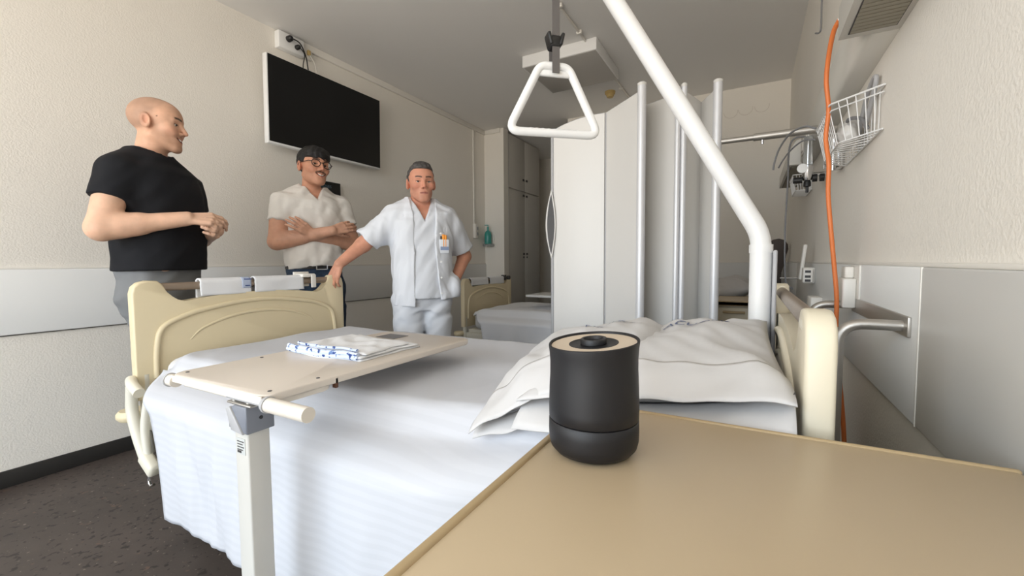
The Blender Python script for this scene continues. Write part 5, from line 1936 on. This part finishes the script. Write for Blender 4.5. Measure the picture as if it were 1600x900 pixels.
# person-local target of the hand on the board, divided by the scale
fw = np.array([0.80, -0.60])
rtv = np.array([fw[1], -fw[0]])
tgt = np.array([-2.092, 1.640]) - np.array([-1.80, 2.075])
w3R = np.array([tgt @ rtv / 0.945 - 0.045, tgt @ fw / 0.945 + 0.005, 1.112])
s3R = np.array([0.185, 0.0, 1.405])
e3R = (s3R + w3R) / 2 + np.array([0.015, -0.045, -0.025])
s3L, e3L, w3L = np.array([-0.185, 0.0, 1.405]), np.array([-0.330, -0.105, 1.160]), np.array([-0.205, 0.03, 0.965])
arms3 = [('c', s3R, e3R, 0.058, 0.047, 0.03), ('c', e3R, w3R, 0.047, 0.030, 0.02), ('c', s3L, e3L, 0.058, 0.046, 0.03), ('c', e3L, w3L, 0.047, 0.030, 0.02)]
h3 = [hand_prims(w3R, (0.38, 0.10, -0.90), (0.55, 0.80, 0.25), 1, [(0.25, 0.5, 0.4), (0.3, 0.55, 0.45), (0.3, 0.55, 0.45), (0.35, 0.6, 0.45)], 0.08, 0.5, 0.98)]
HR3 = rotz(math.radians(-2)) @ roty(math.radians(1.5)) @ rotx(math.radians(-2))


def tunic_core(p, e):
    d = loft(p, [(0.80, 0.176 + e, 0.132 + e, 0, 0.006), (0.92, 0.184 + e, 0.142 + e, 0, 0.010)] + [(z, rx + 0.012 + e, ry + 0.012 + e, cx, cy) for z, rx, ry, cx, cy in T3[2:]])
    return d


def tunic3(p):
    d = tunic_core(p, 0.0)
    d = d + wr(p, 0.0030, 30, 3.0) + wr(p, 0.0018, 60, 1.0, (1, 0, 0.4))
    d = smax(d, -rcone(p, (0, -0.020, 1.51), (0, 0.01, 1.59), 0.058, 0.080), 0.004)
    vcut = np.maximum(np.abs(p[:, 0]) - (p[:, 2] - 1.380) * 0.46, 0.02 - p[:, 1])
    d = smax(d, -vcut, 0.003)
    return np.maximum(d, 0.885 - p[:, 2] + 0.0025 * np.sin(p[:, 0] * 220))


def jacket3(p):
    d = tunic_core(p, 0.010)
    for a, b, c in ((s3R, e3R, 0.86), (s3L, e3L, 0.82)):
        d = smin(d, sleeve(p, a, b, 0.074, 0.084, c), 0.05)
    d = smin(d, rcone(np.stack([np.abs(p[:, 0]), p[:, 1], p[:, 2]], 1), (0.05, -0.025, 1.505), (0.18, -0.004, 1.425), 0.044, 0.050), 0.03)
    # left pocket pushed out by the hand
    d = smin(d, ell(p, (-0.185, 0.045, 0.945), (0.065, 0.075, 0.10)), 0.03)
    d = d + wr(p, 0.0034, 28, 1.5, (1, 0.1, 0.35)) + wr(p, 0.0024, 58, 2.2, (1, 0.2, -0.3))
    # open front
    z = p[:, 2]
    xl = np.interp(z, [0.80, 1.0, 1.25, 1.42, 1.5], [-0.105, -0.075, -0.055, -0.070, -0.080])
    xr = np.interp(z, [0.80, 1.0, 1.25, 1.42, 1.5], [0.072, 0.075, 0.072, 0.072, 0.080])
    gap = np.maximum(np.maximum(xl - p[:, 0], p[:, 0] - xr), 0.03 - p[:, 1])
    d = smax(d, -gap, 0.004)
    d = smax(d, -rcone(p, (0, -0.020, 1.505), (0, 0.01, 1.59), 0.064, 0.086), 0.004)
    hem = np.interp(p[:, 0], [-0.2, -0.1, 0.05, 0.2], [0.885, 0.875, 0.835, 0.845])
    return np.maximum(d, hem - z)


scrub = mat('white_scrub_cotton', (214, 217, 223), 0.8, spec=0.2, bump=(45, 0.12, 0.003))
scrub2 = mat('white_jacket_cotton', (218, 221, 227), 0.8, spec=0.2, bump=(45, 0.12, 0.003))


def hair3(q, p):
    z, y = q[:, 2], q[:, 1]
    lump = 0.0015 * np.sin(q[:, 0] * 190 + 6 * np.sin(q[:, 1] * 60)) + 0.0015 * np.sin(q[:, 2] * 170 + q[:, 1] * 90)
    d = ell(q, (0, -0.008, 0.040), (0.0800, 0.1035, 0.0880)) + lump
    d = smin(d, ell(q, (0, 0.040, 0.088), (0.058, 0.050, 0.040)) + lump, 0.02)
    line = np.interp(y, [-0.12, -0.045, -0.03, -0.015, 0.012, 0.030, 0.040, 0.055, 0.12], [-0.060, -0.060, -0.040, 0.030, -0.004, -0.004, 0.060, 0.078, 0.080])
    return smax(d, line - z, 0.004)


hairgrey = mat('salt_pepper_hair', (72, 68, 66), 0.6, bump=(260, 0.6, 0.003), var=(90, 0.45))
cfg3 = dict(head=(0.0, 0.022, 1.628), headR=HR3, hs=1.06,
            ho=dict(mw=0.024, up=-0.001, open=0.0, nose=1.05, jw=0.94, stubble=((160, 120, 104), 0.3), brow=(66, 52, 46), red=(196, 112, 94), lip=(168, 98, 88)),
            gaze=(0.0, 1, 0.10), torso=T3, neck=[((0, -0.026, 1.46), (0.002, 0.004, 1.60), 0.060, 0.056)],
            arms=arms3, hands=h3, skin=(208, 148, 122), skin_arm=(204, 146, 120), zchest=1.30,
            clothes=[dict(name='tunic', f=tunic3, boxes=[((-0.3, -0.26, 0.84), (0.3, 0.28, 1.6), 0.006)], mat=scrub, label='white V-necked hospital tunic'),
                     dict(name='jacket', f=jacket3, boxes=[((-0.46, -0.30, 0.80), (0.50, 0.30, 1.6), 0.0055)], mat=scrub2, label='open white short-sleeved jacket'),
                     dict(name='trousers', f=trousers_f(0.97, 0.006, 0.004, 0.108), boxes=[((-0.3, -0.2, 0.02), (0.3, 0.22, 1.0), 0.0085)], mat=scrub, label='white trousers')],
            hair=(hair3, hairgrey, 'short greying hair'), shoe=mat('white_clog', (226, 226, 224), 0.5))
build_person(P3, cfg3)
# breast pocket with pens
bm = bmesh.new()
add_box(bm, (-0.150, 0.130, 1.175), (-0.088, 0.142, 1.265), 0.004)
pk = P3.sub_mesh('breast_pocket', bm, scrub2)
bm = bmesh.new()
add_box(bm, (-0.146, 0.142, 1.195), (-0.092, 0.1428, 1.218))
P3.sub_mesh('pocket_print', bm, mat('pocket_blue_print', (132, 148, 178), 0.8), pk)
for (x, rgb, nm, h) in ((-0.128, (248, 160, 50), 'orange_pen', 1.292), (-0.114, (250, 196, 80), 'orange_pen', 1.296), (-0.098, (40, 34, 32), 'black_pen', 1.285)):
    bm = bmesh.new()
    add_tube(bm, [(x, 0.134, 1.20), (x, 0.134, h)], 0.0085 if rgb[0] > 100 else 0.006, 10)
    P3.sub_mesh('pen', bm, mat(nm, rgb, 0.4), pk)
for z in (1.30, 1.12, 1.02, 0.92):
    bm = bmesh.new()
    add_lathe(bm, [(0.0, 0.0), (0.0065, 0.0), (0.006, 0.003), (0.0, 0.003)], (-0.092, 0.155, z), 12, 'Y')
    P3.sub_mesh('button', bm, whitem)
